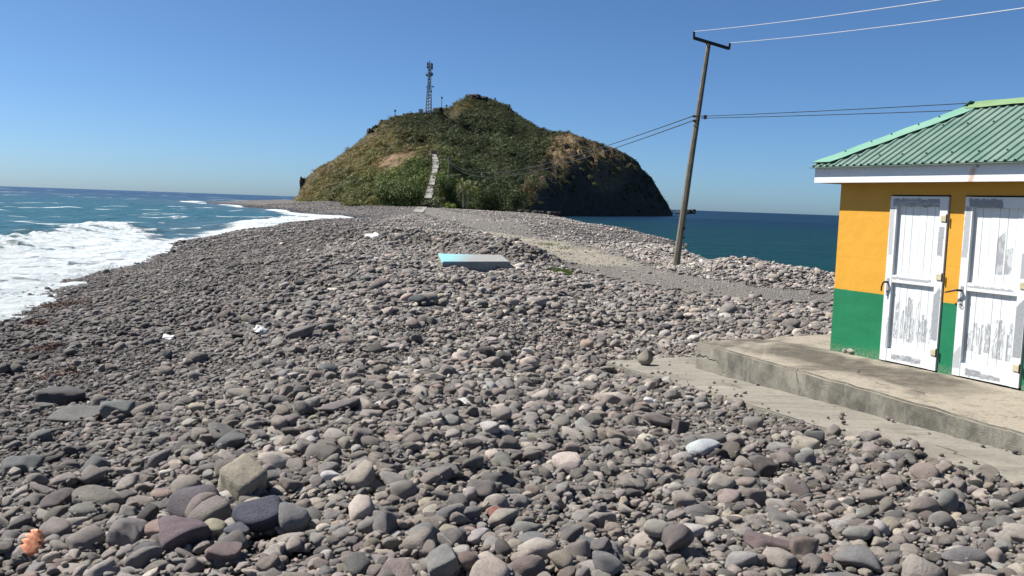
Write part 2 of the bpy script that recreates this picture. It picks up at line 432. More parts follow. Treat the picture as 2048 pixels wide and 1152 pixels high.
# ------------------------------------------------------------------ sea
def sea():
    rs = np.concatenate([np.exp(np.linspace(math.log(9), math.log(900), 470)), np.exp(np.linspace(math.log(920), math.log(90000), 50))])
    x, y = polar(-1.25, 1.25, 800, rs)
    r = np.hypot(x, y); th = np.arctan2(x, y)
    tz = np.where(r < 880, terrain(x, y), -3.0)
    left = sstep(0.02, -0.10, th)                       # windward water on the left of the isthmus, lee on the right
    left = np.where(r > 420, sstep(0.3, -0.2, th) * 0.9 + 0.1, left)
    ph = fbm(x * 0.02, y * 0.02, 3, 3) * 9
    z = np.zeros_like(x)
    near = sstep(900, 200, r)
    for k, (L, a, an) in enumerate([(22, .20, .9), (13, .13, .55), (7.5, .09, 1.25), (4.2, .06, .2), (2.6, .035, 1.0)]):
        d = (x * math.cos(an) + y * math.sin(an)) * 2 * math.pi / L
        s = 0.5 + 0.5 * np.sin(d + ph * (1 + .3 * k) + k)
        z += a * (s ** 1.6 - .45) * near * np.minimum(1, L * 0.02 * 6000 / np.maximum(r * r * 0.02, 60) + .1)
    z *= (0.10 + 0.90 * left)
    # surf: broken bores with foam between the crest and the shore, traced on the water as areas with real size
    W = lambda L, zz=0.25: [atz(px, py, zz) for px, py in L]
    bore1 = W([(-500,560),(-250,522),(0,484),(70,474),(130,462),(190,452),(240,450),(290,462),(340,479),(370,492),(300,520),(150,570),(0,625),(-300,760)])
    crest1 = W([(-400,540),(-120,506),(0,486),(80,472),(150,461),(215,454),(258,457)])
    bore2 = W([(470,462),(505,452),(545,442),(580,437),(606,441),(622,448),(600,453),(540,457),(500,463)])
    crest2 = W([(500,453),(545,443),(580,438),(606,442)])
    bore3 = W([(470,403),(500,403),(540,409),(600,419),(660,426),(705,431),(690,437),(630,434),(570,425),(520,414),(480,409)])
    streak = [W([(310,462),(400,461),(470,459)]), W([(430,408),(500,412),(560,421)]), W([(60,448),(180,446)]), W([(330,455),(420,449),(500,447)])]
    near_m = (r < 520) & (th < 0.02)
    f = np.zeros_like(x)
    xs, ys = x[near_m], y[near_m]
    def area(poly, soft, amp):
        d = dist_line(xs, ys, poly, True); ins = in_poly(xs, ys, poly)
        sd = np.where(ins, d, -d)
        return sstep(-soft, soft, sd + (fbm(xs * .35, ys * .35, 4, 21) - .5) * amp), sd
    a1, sd1 = area(bore1, 1.3, 6.0); a2, _ = area(bore2, 2.0, 5.0); a3, _ = area(bore3, 2.5, 8.0)
    ff = np.maximum(np.maximum(a1, a2), a3)
    zz = z[near_m]
    c1 = dist_line(xs, ys, crest1); c2 = dist_line(xs, ys, crest2)
    lump = fbm(xs * 0.9, ys * 0.9, 4, 51)
    zz = zz * (1 - .7 * ff) + a1 * (0.10 + .22 * lump) + np.exp(-(c1 / 2.6) ** 2) * (0.34 + .4 * lump) + a2 * .25 * lump + np.exp(-(c2 / 4) ** 2) * (.45 + .3 * lump)
    for s in streak:
        ds = dist_line(xs, ys, s)
        ff = np.maximum(ff, sstep(1.6, 0.2, ds + (fbm(xs * .4, ys * .4, 4, 61) - .35) * 5) * .75)
    tzz = tz[near_m]
    swash = sstep(-.55, -.05, tzz + (fbm(xs * .25, ys * .25, 3, 71) - .5) * .55)
    ff = np.maximum(ff, swash * (rs_ok := (np.hypot(xs, ys) < 420)))
    # whitecaps
    u = xs * .80 + ys * .6; v = -xs * .6 + ys * .80
    cap = fbm(u * .055, v * .30, 5, 81); cl = fbm(xs * .012, ys * .012, 3, 91)
    ff = np.maximum(ff, sstep(.70, .77, cap + (cl - .5) * .25) * .85 * sstep(-.2, -1.2, tzz))
    holes = fbm(xs * .7, ys * 1.3, 4, 101)
    ff = ff * (1 - .5 * sstep(.62, .70, holes) * (sd1 > 1.0))
    f[near_m] = ff; z[near_m] = zz
    far = (~near_m) & (th < 0.0) & (r >= 500) & (r < 6000)
    cap = fbm(x[far] * .018, y[far] * .05, 4, 111)
    f[far] = sstep(.70, .78, cap) * .7
    deep = sstep(60, 900, r)
    lee = 1 - left
    A = np.stack([.015 + 0 * r, .068 - .038 * deep, .068 - .014 * deep], -1) * left[..., None] + np.stack([.0014 + 0 * r, .0235 - .011 * sstep(60, 400, r), .0215 + .007 * sstep(60, 400, r)], -1) * lee[..., None]
    # murkier stirred water close to the left shore
    stir = sstep(-2.2, -.3, tz) * left
    A = A * (1 - stir[..., None] * .5) + np.array([.06, .08, .08]) * stir[..., None] * .5
    t = NT('sea_water'); p = t.pos()
    fo = t.attr('foam').outputs['Fac']; body = t.attr('body').outputs['Color']
    rough_sea = t.attr('windward').outputs['Fac']
    n1 = t.noise(t.scale(p, (1.0, 0.55, 1)), 0.9, 6, 0.62)
    n2 = t.noise(t.scale(p, (1.0, 0.6, 1)), 0.12, 5, 0.6)
    h = t.math('ADD', t.math('MULTIPLY', n1, t.rng(rough_sea, 0, 1, .26, .42)), t.math('MULTIPLY', n2, t.rng(rough_sea, 0, 1, 1.5, 2.2)))
    lace = t.noise(t.scale(p, (1.0, .8, 1)), 1.1, 9, 0.74, dist=1.2)
    fm = t.rng(t.math('ADD', fo, t.math('MULTIPLY', t.math('SUBTRACT', lace, .5), 1.15)), .38, .72)
    c = t.mix(fm, body, t.mix(t.noise(p, 3.0, 5), (.34, .40, .42), (.62, .65, .65)))
    nrm = t.bump(t.math('ADD', h, t.math('MULTIPLY', t.math('MULTIPLY', lace, fm), .35)), 1.0, 0.8)
    m = t.fin(c, t.math('MAXIMUM', t.rng(fm, 0, 1, 0, .8), t.rng(rough_sea, 0, 1, .42, .28)), nrm, spec=t.rng(rough_sea, 0, 1, .15, .36))
    t.set(t.b.inputs['IOR'], 1.33)
    o = link('sea', grid_mesh('sea', x, y, z, attrs={'foam': f, 'body': A, 'windward': left}), None, m)
    tag(o, 'teal sea with white surf on the left and calm deep blue water on the right', 'sea', kind='structure')
sea()
# ------------------------------------------------------------------ instancing helper (points with per-point attributes -> geometry nodes)
def proto_collection(name, meshes):
    c = bpy.data.collections.new(name)
    for i, me in enumerate(meshes):
        o = bpy.data.objects.new('%s_%02d' % (name, i), me); c.objects.link(o)
    return c
def instances(name, coll, pos, rot, scl, idx, col, mat):
    me = bpy.data.meshes.new(name); n = len(pos)
    me.vertices.add(n); me.vertices.foreach_set('co', np.asarray(pos, np.float32).ravel())
    for nm, typ, A, key in (('rot', 'FLOAT_VECTOR', rot, 'vector'), ('scl', 'FLOAT_VECTOR', scl, 'vector')):
        at = me.attributes.new(nm, typ, 'POINT'); at.data.foreach_set(key, np.asarray(A, np.float32).ravel())
    at = me.attributes.new('idx', 'INT', 'POINT'); at.data.foreach_set('value', np.asarray(idx, np.int32))
    at = me.attributes.new('col', 'FLOAT_COLOR', 'POINT')
    at.data.foreach_set('color', np.concatenate([col, np.ones((n, 1))], 1).astype(np.float32).ravel())
    me.materials.append(mat)
    o = bpy.data.objects.new(name, me); COL.objects.link(o)
    ng = bpy.data.node_groups.new(name + '_scatter', 'GeometryNodeTree')
    ng.interface.new_socket('Geometry', in_out='INPUT', socket_type='NodeSocketGeometry')
    ng.interface.new_socket('Geometry', in_out='OUTPUT', socket_type='NodeSocketGeometry')
    N = ng.nodes.new; L = ng.links.new
    gi, go = N('NodeGroupInput'), N('NodeGroupOutput')
    ip = N('GeometryNodeInstanceOnPoints'); ci = N('GeometryNodeCollectionInfo')
    ci.inputs['Collection'].default_value = coll
    ci.inputs['Separate Children'].default_value = True; ci.inputs['Reset Children'].default_value = True
    ip.inputs['Pick Instance'].default_value = True
    def na(nm, dt):
        a = N('GeometryNodeInputNamedAttribute'); a.data_type = dt; a.inputs['Name'].default_value = nm
        return next(s for s in a.outputs if s.enabled and s.name == 'Attribute')
    L(gi.outputs[0], ip.inputs['Points']); L(ci.outputs[0], ip.inputs['Instance'])
    L(na('idx', 'INT'), ip.inputs['Instance Index']); L(na('rot', 'FLOAT_VECTOR'), ip.inputs['Rotation']); L(na('scl', 'FLOAT_VECTOR'), ip.inputs['Scale'])
    L(ip.outputs[0], go.inputs[0])
    o.modifiers.new('scatter', 'NODES').node_group = ng
    return o

# ------------------------------------------------------------------ headland
SIL = [(585,400),(596,392),(600,375),(612,356),(640,332),(668,318),(684,306),(700,298),(722,282),(738,266),(756,252),(770,243),(790,234),(812,230),(840,227),(870,225),(898,216),(918,203),(934,197),(950,193),(972,196),(990,202),(1012,213),(1030,226),(1050,241),(1078,257),(1098,265),(1112,266),(1140,266),(1160,272),(1178,281),(1205,288),(1236,299),(1258,312),(1276,322),(1284,338),(1303,355),(1316,378),(1330,402),(1340,424),(1346,432)]
SIL_A = np.array([angles(*p) for p in SIL])
def pxth(px): return angles(px, 410)[0]
_F = np.array([(pxth(a), b) for a, b in [(560,345),(600,335),(660,290),(740,250),(800,238),(900,240),(1000,244),(1060,262),(1110,310),(1180,365),(1260,430),(1346,500),(1400,510)]])
_R = np.array([(pxth(a), b) for a, b in [(560,350),(600,352),(660,350),(740,365),(800,385),(870,395),(945,450),(1020,445),(1080,430),(1140,420),(1200,440),(1260,475),(1320,520),(1346,530),(1400,530)]])
_E = np.array([(pxth(a), b) for a, b in [(560,.8),(660,.85),(760,.9),(860,1.05),(960,1.0),(1040,.75),(1090,.5),(1180,.42),(1346,.45)]])
SPUR = np.array([angles(*p) for p in [(690,420),(715,370),(740,340),(770,315),(800,302),(835,296),(862,297),(885,302),(910,313),(940,330),(970,350),(1000,372),(1030,400),(1045,424)]])
def hill_z(th, r):
    F_ = np.interp(th, _F[:, 0], _F[:, 1]); R_ = np.interp(th, _R[:, 0], _R[:, 1]); a = np.interp(th, _E[:, 0], _E[:, 1])
    er = np.interp(th, SIL_A[:, 0], SIL_A[:, 1], left=-.02, right=-.02)
    x, y = np.sin(th) * r, np.cos(th) * r
    ef = np.arctan2(-2.4 + 0 * r, F_)
    ef = np.where(th > pxth(1040), np.arctan2(-5.5, F_), ef)
    t = (r - F_) / (R_ - F_)
    gul = (fbm(th * 38, r * .012, 4, 201) - .5)
    tt = np.clip(t + gul * .30 * np.clip(t, 0, 1) * (1 - np.clip(t, 0, 1)) * 4 * .5, 0, 1)
    e = ef + (er - ef) * tt ** a
    z = ZC + r * np.tan(e)
    mid = np.clip(t, 0, 1) * np.clip(1 - t, 0, 1) * 4
    cliff = sstep(pxth(1040), pxth(1110), th)
    z = z + mid * ((fbm(x * .05, y * .05, 4, 211) - .5) * 9 + cliff * (np.abs(fbm(x * .09, y * .09, 4, 221) - .5) * -16 + 2 + (fbm(x * .30, y * .30, 3, 225) - .5) * 6))
    z = z + sstep(.75, 1, t) * (fbm(x * .25, y * .25, 3, 231) - .5) * 1.6
    zr = ZC + R_ * np.tan(er)
    z = np.where(t > 1, zr - (zr + 3) * np.clip((t - 1) * (R_ - F_) / 150, 0, 1.2) ** 1.5 + (fbm(x * .25, y * .25, 3, 231) - .5) * 1.6, z)
    z = np.where(t < 0, ZC + r * np.tan(ef) - (F_ - r) * .5, z)
    # front spur with the steps on it
    sF, sR = 208.0 + 14 * np.abs(th - pxth(870)) / .08, 262.0
    es = np.interp(th, SPUR[:, 0], SPUR[:, 1], left=-.03, right=-.03)
    ts = (r - sF) / (sR - sF); efs = np.arctan2(-1.9, sF)
    z2 = ZC + r * np.tan(efs + (es - efs) * np.clip(ts, 0, 1) ** .85)
    z2 = z2 + np.clip(ts, 0, 1) * np.clip(1 - ts, 0, 1) * 4 * (fbm(x * .07, y * .07, 3, 241) - .5) * 3
    zs = ZC + sR * np.tan(es)
    z2 = np.where(ts > 1, zs - (r - sR) * .55, z2)
    z2 = np.where((ts < 0) | (es < efs + .002), -4, z2)
    return np.maximum(z, z2), t, z2 > z

def on_hill(px, py):
    """first hit of a view ray with the headland"""
    th, e = angles(px, py)
    r = np.linspace(196, 560, 1500); z = hill_z(np.full_like(r, th), r)[0]
    k = np.nonzero(z >= ZC + r * math.tan(e))[0]
    i = k[0] if len(k) else int(np.argmax(np.arctan2(z - ZC, r)))
    return np.array([math.sin(th) * r[i], math.cos(th) * r[i], z[i]])
def zone(px, py, sil_py):
    """what grows where on the headland: (dry grass, bare earth, rock, bright green) weights"""
    below = py - sil_py
    n = (fbm(px * .02, py * .03, 4, 301) - .5); n2 = (fbm(px * .06, py * .06, 3, 305) - .5)
    dry = sstep(95, 10, below - n * 70) * sstep(830, 740, px + n * 60)
    dry = np.maximum(dry, sstep(60, 20, np.hypot((px - 740) * .55, (py - 300) * .8) + n * 30) * .9)
    dry = np.maximum(dry, sstep(34, 12, np.hypot((px - 830) * .6, (py - 303) * 1.5) + n * 16) * .8)
    dry = np.maximum(dry, sstep(16, 6, np.abs(below - 12) + n * 14) * sstep(870, 890, px) * sstep(960, 935, px) * .8)
    bare = sstep(26, 14, np.hypot((px - 795) * .62, (py - 318) * 1.6 + (px - 795) * .4) + n * 22)
    rock = sstep(1030, 1085, px + n * 90 + (py - 360) * .35) * sstep(-5, 12, below + (px - 1120) * .2)
    tanr = np.maximum(sstep(46, 20, np.hypot((px - 1140) * .8, (py - 300) * .8) + n * 40), sstep(46, 16, np.hypot((px - 1215) * .8, (py - 338) * .7) + n * 45))
    tanr = np.maximum(tanr, sstep(36, 14, np.hypot((px - 1052) * .9, (py - 385) * .9) + n * 40) * .9)
    tanr = np.maximum(tanr, sstep(26, 6, np.abs(below - 16) + n * 20) * sstep(1110, 1140, px) * sstep(1265, 1235, px) * .8)
    green = sstep(60, 20, np.hypot((px - 810) * .5, (py - 352) * 1.3) + n * 60)
    olive = sstep(900, 820, px + n * 80) * sstep(20, 60, below)
    return dry, bare, rock, tanr, green, olive, n2
hth = np.linspace(pxth(560), pxth(1375), 520)
hr = np.concatenate([np.linspace(200, 300, 120), np.linspace(301.5, 545, 150), np.linspace(550, 690, 20)])
HT, HR_ = np.meshgrid(hth, hr)
HZ, Ht, Hs = hill_z(HT, HR_)
HX, HY = np.sin(HT) * HR_, np.cos(HT) * HR_
hpx, hpy = proj(np.stack([HX, HY, HZ], -1)); 
SPX = np.array([p[0] for p in SIL], float); SPY = np.array([p[1] for p in SIL], float)
Z_ = zone(hpx, hpy, np.interp(hpx, SPX, SPY))
soil = np.ones(HX.shape + (3,)) * np.array([.036, .036, .019])
for w, c in ((Z_[5], (.062, .062, .027)), (Z_[0], (.125, .105, .062)), (Z_[2], (.085, .064, .045)), (Z_[3] * Z_[2], (.17, .125, .075)), (Z_[1], (.20, .14, .088))):
    soil = soil * (1 - w[..., None]) + np.array(c) * w[..., None]
def hill_material():
    t = NT('hillside'); p = t.pos()
    n1 = t.noise(p, .35, 6, .65); n2 = t.noise(t.scale(p, (1, 1, .35)), .12, 6, .65)
    c = t.attr('soil').outputs['Color']
    c = t.mix(t.rng(n1, .3, .7), t.mix(1.0, c, (.55, .55, .55), 'MULTIPLY'), t.mix(1.0, c, (1.35, 1.3, 1.25), 'MULTIPLY'))
    h = t.math('ADD', n1, t.math('MULTIPLY', n2, 2.0))
    return t.fin(c, .95, t.bump(h, 1.0, 2.6), spec=.15)
hill = link('headland', grid_mesh('headland', HX, HY, HZ, keep=(HZ > -6) & (HT < pxth(1347)), attrs={'soil': soil}), None, hill_material())
tag(hill, 'steep scrub-covered headland at the end of the isthmus with a dark sea cliff on its right', 'hill', kind='structure')

# ---- foliage prototypes: clumps of small leaf-sized faces
def leaf_clump(seed, n, size, flat=.75, lobes=5, blade=False):
    rg = np.random.default_rng(seed)
    V = []; Fc = []
    cen = rg.normal(0, .42, (lobes, 3)); cen[:, 2] = np.abs(cen[:, 2]) * .8
    rad = rg.uniform(.35, .65, lobes)
    for i in range(n):
        if blade:
            b = np.array([*rg.normal(0, .33, 2), 0]); d = np.array([*rg.normal(0, .38, 2), 1.0]); d /= np.linalg.norm(d)
            s = np.cross(d, rg.normal(0, 1, 3)); s /= np.linalg.norm(s); L = rg.uniform(.5, 1.1); w = size
            q = [b - s * w, b + s * w, b + d * L + s * w * .2, b + d * L - s * w * .2]
        else:
            k = rg.integers(lobes); d = rg.normal(0, 1, 3); d /= np.linalg.norm(d)
            if d[2] < -.35: d[2] *= -1
            p = cen[k] + d * rad[k] * rg.uniform(.72, 1.05); p[2] = abs(p[2]) * flat
            nrm = d + rg.normal(0, .28, 3); nrm /= np.linalg.norm(nrm)
            a = np.cross(nrm, rg.normal(0, 1, 3)); a /= np.linalg.norm(a); b_ = np.cross(nrm, a); w = size * rg.uniform(.6, 1.4)
            q = [p - a * w, p - b_ * w * .6, p + a * w, p + b_ * w * .6]
        k0 = len(V); V += [tuple(v) for v in q]; Fc.append((k0, k0 + 1, k0 + 2, k0 + 3))
    me = bpy.data.meshes.new('clump'); me.from_pydata(V, [], Fc); me.update(); return me
def leaf_material(name, typ='INSTANCER', col=None):
    t = NT(name)
    c = t.attr('col', typ).outputs['Color'] if col is None else t.n('RGB').outputs[0]
    if col is not None: c.node.outputs[0].default_value = (*col, 1)
    g = t.n('NewGeometry').outputs['Random Per Island']
    c = t.mix(g, t.mix(1.0, c, (.75, .78, .7), 'MULTIPLY'), t.mix(1.0, c, (1.3, 1.25, 1.15), 'MULTIPLY'))
    m = t.fin(c, .6, spec=.25)
    tr = t.n('BsdfTranslucent', {0: t.mix(1.0, c, (1.1, 1.25, .6), 'MULTIPLY')})
    ad = t.n('MixShader', {0: .22}); t.t.links.new(t.b.outputs[0], ad.inputs[1]); t.t.links.new(tr.outputs[0], ad.inputs[2])
    t.t.links.new(ad.outputs[0], t.out.inputs[0])
    return m
M_LEAF = leaf_material('scrub_leaves')
def hill_scrub():
    protos = [leaf_clump(400 + i, 320, .068, .8, 6) for i in range(6)] + [leaf_clump(420 + i, 60, .022, blade=True) for i in range(3)]
    for m_ in protos: m_.materials.append(M_LEAF)
    c = proto_collection('scrub_kind', protos)
    n = 60000
    th = RNG.uniform(pxth(585), pxth(1350), n); r = np.sqrt(RNG.uniform(203 ** 2, 520 ** 2, n))
    z, t, sp = hill_z(th, r)
    ok = ((t > -.02) & (t < 1.03) | sp) & (z > 1.2)
    th, r, z, t = th[ok], r[ok], z[ok], t[ok]
    x, y = np.sin(th) * r, np.cos(th) * r
    e = .8
    zx = hill_z(np.arctan2(x + e, y), np.hypot(x + e, y))[0]; zy = hill_z(np.arctan2(x, y + e), np.hypot(x, y + e))[0]
    slope = np.hypot(zx - z, zy - z) / e
    px, py = proj(np.stack([x, y, z], -1))
    dry, bare, rock, tanr, green, olive, n2 = zone(px, py, np.interp(px, SPX, SPY))
    dens = 1 - .90 * bare - .62 * rock 
    dens = np.where(slope > 2.2, dens * .25, dens)
    stair = dist_line(px, py, [(845,416), (856,398), (862,372), (868,345), (872,322), (868,304)])
    dens = np.where((stair < 15) & sp[ok], 0, dens)
    k = RNG.uniform(0, 1, len(x)) < dens
    x, y, z, px, py, dry, rock, tanr, green, olive, n2, slope = [a[k] for a in (x, y, z, px, py, dry, rock, tanr, green, olive, n2, slope)]
    t_r = t[k]; m = len(x); u = RNG.uniform(0, 1, m)
    grass = (u < dry * .85) | ((u < .5) & (rock > .5)) | (u < olive * .25)
    s = np.where(grass, RNG.uniform(.6, 1.3, m), np.exp(RNG.normal(.25, .42, m)))
    s = np.where(rock > .5, s * .8, s)
    s = np.where((RNG.uniform(0, 1, m) < .06) & ~grass & (rock < .4), RNG.uniform(2.0, 3.0, m), s)
    s = np.where(t_r > .82, s * .62, s)
    base = np.ones((m, 3)) * np.array([.046, .060, .028])
    for w, cc in ((olive, (.098, .100, .038)), (green, (.075, .115, .030)), (tanr * rock, (.16, .12, .06)), (dry, (.19, .155, .085))):
        w = np.clip(w, 0, 1); base = base * (1 - w[:, None] * .85) + np.array(cc) * w[:, None] * .85
    base[grass & (dry > .4)] = base[grass & (dry > .4)] * .6 + np.array([.26, .21, .13]) * .4
    base *= np.exp(RNG.normal(0, .20, (m, 1))) * (1 + n2[:, None] * .9)
    base[:, 0] *= np.exp(RNG.normal(0, .12, m))
    idx = np.where(grass, 6 + RNG.integers(0, 3, m), RNG.integers(0, 6, m))
    rot = np.stack([RNG.normal(0, .15, m), RNG.normal(0, .15, m), RNG.uniform(0, 6.28, m)], -1)
    scl = np.stack([s, s, s * RNG.uniform(.7, 1.1, m)], -1)
    o = instances('hillside_scrub', c, np.stack([x, y, z - .15 * s], -1), rot, scl, idx, np.clip(base * np.array([1.0, .98, .88]), .005, .5), M_LEAF)
    tag(o, 'dense green scrub and dry grass covering the headland', 'scrub', kind='stuff')
hill_scrub()
# ------------------------------------------------------------------ concrete platform and walkway
def concrete(name, light, dark, stain=0.5, seed=0.0, streak=None, stones=True):
    t = NT(name); p = t.n('VectorMath', {0: t.pos(), 1: (seed, seed * 2, 0)}, operation='ADD').outputs[0]
    big = t.noise(p, 1.1, 6, .62, dist=.5); mid = t.noise(p, 5.0, 6, .68); fine = t.noise(p, 60.0, 4, .7)
    grit = t.n('TexVoronoi', {'Vector': p, 'Scale': 90.0}).outputs['Distance']
    c = t.mix(t.rng(mid, .3, .72), tuple(x * .78 for x in light), light)
    c = t.mix(t.rng(big, .50, .66, 0, stain), c, dark)
    c = t.mix(t.math('MULTIPLY', t.rng(mid, .52, .62), t.rng(fine, .4, .62, 0, stain * .9)), c, tuple(x * .75 for x in dark))
    if streak:                                    # sweeping water marks along the slab
        q = t.n('Mapping', {'Vector': p, 'Rotation': (0, 0, streak), 'Scale': (.55, 4.2, 1)}).outputs[0]
        s = t.noise(q, 1.0, 6, .66, dist=.8)
        c = t.mix(t.rng(s, .52, .64, 0, .75), c, tuple(x * .62 for x in light))
        c = t.mix(t.rng(s, .40, .30, 0, .5), c, tuple(min(.8, x * 1.2) for x in light))
    c = t.mix(t.rng(fine, .62, .74, 0, .5), c, tuple(min(.8, x * 1.25) for x in light))
    c = t.mix(t.rng(fine, .38, .28, 0, .5), c, dark)
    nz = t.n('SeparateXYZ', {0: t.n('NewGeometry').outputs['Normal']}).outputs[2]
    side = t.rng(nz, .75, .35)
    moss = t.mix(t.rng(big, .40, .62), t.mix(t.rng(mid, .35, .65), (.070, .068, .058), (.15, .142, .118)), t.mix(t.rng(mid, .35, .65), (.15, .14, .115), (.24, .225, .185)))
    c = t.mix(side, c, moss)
    if name.startswith('platform'):                  # trodden dark mould patch in front of the doors
        rel = t.n('VectorMath', {0: t.pos(), 1: tuple(WA)}, operation='SUBTRACT').outputs[0]
        du = t.n('VectorMath', {0: rel, 1: tuple(WU)}, operation='DOT_PRODUCT').outputs['Value']
        dn = t.n('VectorMath', {0: rel, 1: tuple(WNV)}, operation='DOT_PRODUCT').outputs['Value']
        wob = t.math('MULTIPLY', t.math('SUBTRACT', big, .5), 1.3)
        pm_ = t.math('MULTIPLY', t.rng(t.math('ABSOLUTE', t.math('ADD', t.math('SUBTRACT', dn, .62), wob)), .60, .34), t.rng(t.math('ABSOLUTE', t.math('ADD', t.math('SUBTRACT', du, .95), wob)), 1.8, 1.2))
        pm_ = t.math('MULTIPLY', pm_, t.math('SUBTRACT', 1.0, side))
        c = t.mix(t.math('MULTIPLY', pm_, t.rng(mid, .28, .55, .45, 1.0)), c, t.mix(t.rng(fine, .3, .7), (.040, .036, .029), (.13, .115, .09)))
    gr = t.noise(p, 24.0, 7, .78)
    c = t.mix(t.rng(gr, .50, .68, 0, .55), c, t.mix(1.0, c, (.50, .48, .46), 'MULTIPLY'))
    c = t.mix(t.rng(gr, .44, .32, 0, .45), c, t.mix(1.0, c, (1.32, 1.30, 1.26), 'MULTIPLY'))
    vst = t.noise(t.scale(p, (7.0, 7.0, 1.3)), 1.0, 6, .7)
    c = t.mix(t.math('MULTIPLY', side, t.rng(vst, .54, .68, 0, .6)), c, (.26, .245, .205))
    crk = t.n('TexVoronoi', {'Vector': t.n('VectorMath', {0: p, 1: t.scale(t.n('TexNoise', {'Vector': p, 'Scale': 3.0}).outputs[1], (.35, .35, .35))}, operation='ADD').outputs[0], 'Scale': .75}, feature='DISTANCE_TO_EDGE').outputs['Distance']
    ck = t.math('MULTIPLY', t.rng(crk, .010, .003), t.rng(big, .48, .6))
    c = t.mix(t.math('MULTIPLY', ck, .8), c, (.05, .045, .04))
    h = t.math('SUBTRACT', t.math('ADD', t.math('MULTIPLY', fine, .25), t.math('ADD', t.math('MULTIPLY', mid, .6), t.math('MULTIPLY', grit, .25))), ck)
    return t.fin(c, .9, t.bump(h, .8, .012), spec=.2)
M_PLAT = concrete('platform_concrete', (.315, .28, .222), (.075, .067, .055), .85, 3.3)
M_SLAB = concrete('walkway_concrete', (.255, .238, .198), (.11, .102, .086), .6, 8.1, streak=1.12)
def slab_obj(name, poly, z0, z1, m, bevel=.02):
    mb = MB(); mb.prism([tuple(p[:2]) for p in poly], z0, z1)
    me = mb.mesh(name)
    bm = bmesh.new(); bm.from_mesh(me); bmesh.ops.recalc_face_normals(bm, faces=bm.faces)
    bmesh.ops.bevel(bm, geom=list(bm.edges), offset=bevel, segments=2, affect='EDGES')
    # break the long edges up a little so that they are not ruler-straight
    bmesh.ops.subdivide_edges(bm, edges=[e for e in bm.edges if e.calc_length() > .5], cuts=40, use_grid_fill=False)
    for v in bm.verts:
        k = vnoise(np.array([v.co.x * 3.1]), np.array([v.co.y * 3.1]), 5)[0] - .5
        k2 = vnoise(np.array([v.co.x * 11.0]), np.array([v.co.y * 11.0]), 6)[0] - .5
        k3 = max(0, vnoise(np.array([v.co.x * 6.0 + 40]), np.array([v.co.y * 6.0]), 8)[0] - .72)
        v.co.z += k * .012 + k2 * .008 - k3 * .10; v.co.x += k2 * .024 + k3 * .12; v.co.y += k * .016
    bmesh.ops.triangulate(bm, faces=[f for f in bm.faces if len(f.verts) > 4])
    bm.to_mesh(me); bm.free()
    return link(name, me, None, m)
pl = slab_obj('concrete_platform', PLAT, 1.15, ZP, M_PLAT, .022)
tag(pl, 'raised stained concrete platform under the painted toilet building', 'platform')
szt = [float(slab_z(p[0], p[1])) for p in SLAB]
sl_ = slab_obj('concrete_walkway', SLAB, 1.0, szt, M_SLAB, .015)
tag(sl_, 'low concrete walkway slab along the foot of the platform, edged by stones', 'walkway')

# ------------------------------------------------------------------ toilet building
def wall_paint():
    t = NT('wall_paint'); o = t.obj(); z = t.n('SeparateXYZ', {0: o}).outputs
    wob = t.math('MULTIPLY', t.math('SUBTRACT', t.noise(o, 9.0, 3), .5), .008)
    low = t.math('LESS_THAN', t.math('ADD', z[2], wob), .81)
    n = t.noise(o, 2.2, 5, .6); f = t.noise(o, 30, 4, .6)
    org = t.mix(t.rng(n, .3, .7), (.49, .245, .022), (.54, .275, .030))
    org = t.mix(t.rng(t.math('ABSOLUTE', t.math('SUBTRACT', t.math('ADD', z[2], t.math('MULTIPLY', t.noise(o, 3.0, 3), .03)), 1.245)), .010, .002, 0, .22), org, (.36, .15, .012))
    grn = t.mix(t.rng(n, .3, .7), (.007, .125, .052), (.011, .155, .066))
    c = t.mix(low, org, grn)
    pat = t.noise(o, .9, 5, .6, dist=.4)
    c = t.mix(t.rng(pat, .50, .72, 0, .22), c, t.mix(1.0, c, (1.18, 1.15, 1.5), 'MULTIPLY'))
    drip = t.noise(t.scale(o, (9, 9, .7)), 1.0, 5, .65)
    c = t.mix(t.rng(drip, .60, .74, 0, .28), c, t.mix(1.0, c, (.72, .70, .72), 'MULTIPLY'))
    # splashed dirt where the wall meets the platform
    d = t.math('MULTIPLY', t.rng(t.math('ADD', z[2], t.math('MULTIPLY', n, -.12)), .06, -.03), t.rng(f, .4, .6))
    c = t.mix(t.math('MULTIPLY', d, .55), c, (.22, .19, .14))
    return t.fin(c, .55, t.bump(t.math('ADD', t.math('MULTIPLY', f, .4), t.math('MULTIPLY', t.noise(o, 5.0, 4), 2.0)), .5, .008), spec=.3)
M_WALL = wall_paint()
M_DARK = plain('dark_gap', (.03, .028, .025), .9)
def door_paint():
    t = NT('door_paint'); o = t.obj()
    g = t.attr('primer').outputs['Fac']
    f = t.noise(o, 40, 5, .65); n = t.noise(o, 3, 4)
    white = t.mix(t.rng(n, .3, .7), (.53, .555, .555), (.60, .62, .615))
    white = t.mix(t.rng(f, .66, .78, 0, .35), white, (.45, .44, .40))
    grey = t.mix(t.rng(f, .35, .65), (.19, .20, .215), (.255, .265, .28))
    return t.fin(t.mix(g, white, grey), t.rng(g, 0, 1, .38, .6), t.bump(f, .25, .003), spec=.4)
M_DOOR = door_paint()
M_HINGE = plain('cream_hinge', (.44, .39, .25), .5, .25, 25)
M_IRON = plain('dark_iron', (.035, .030, .028), .5, .4, 30, .3)
M_WHITE = None
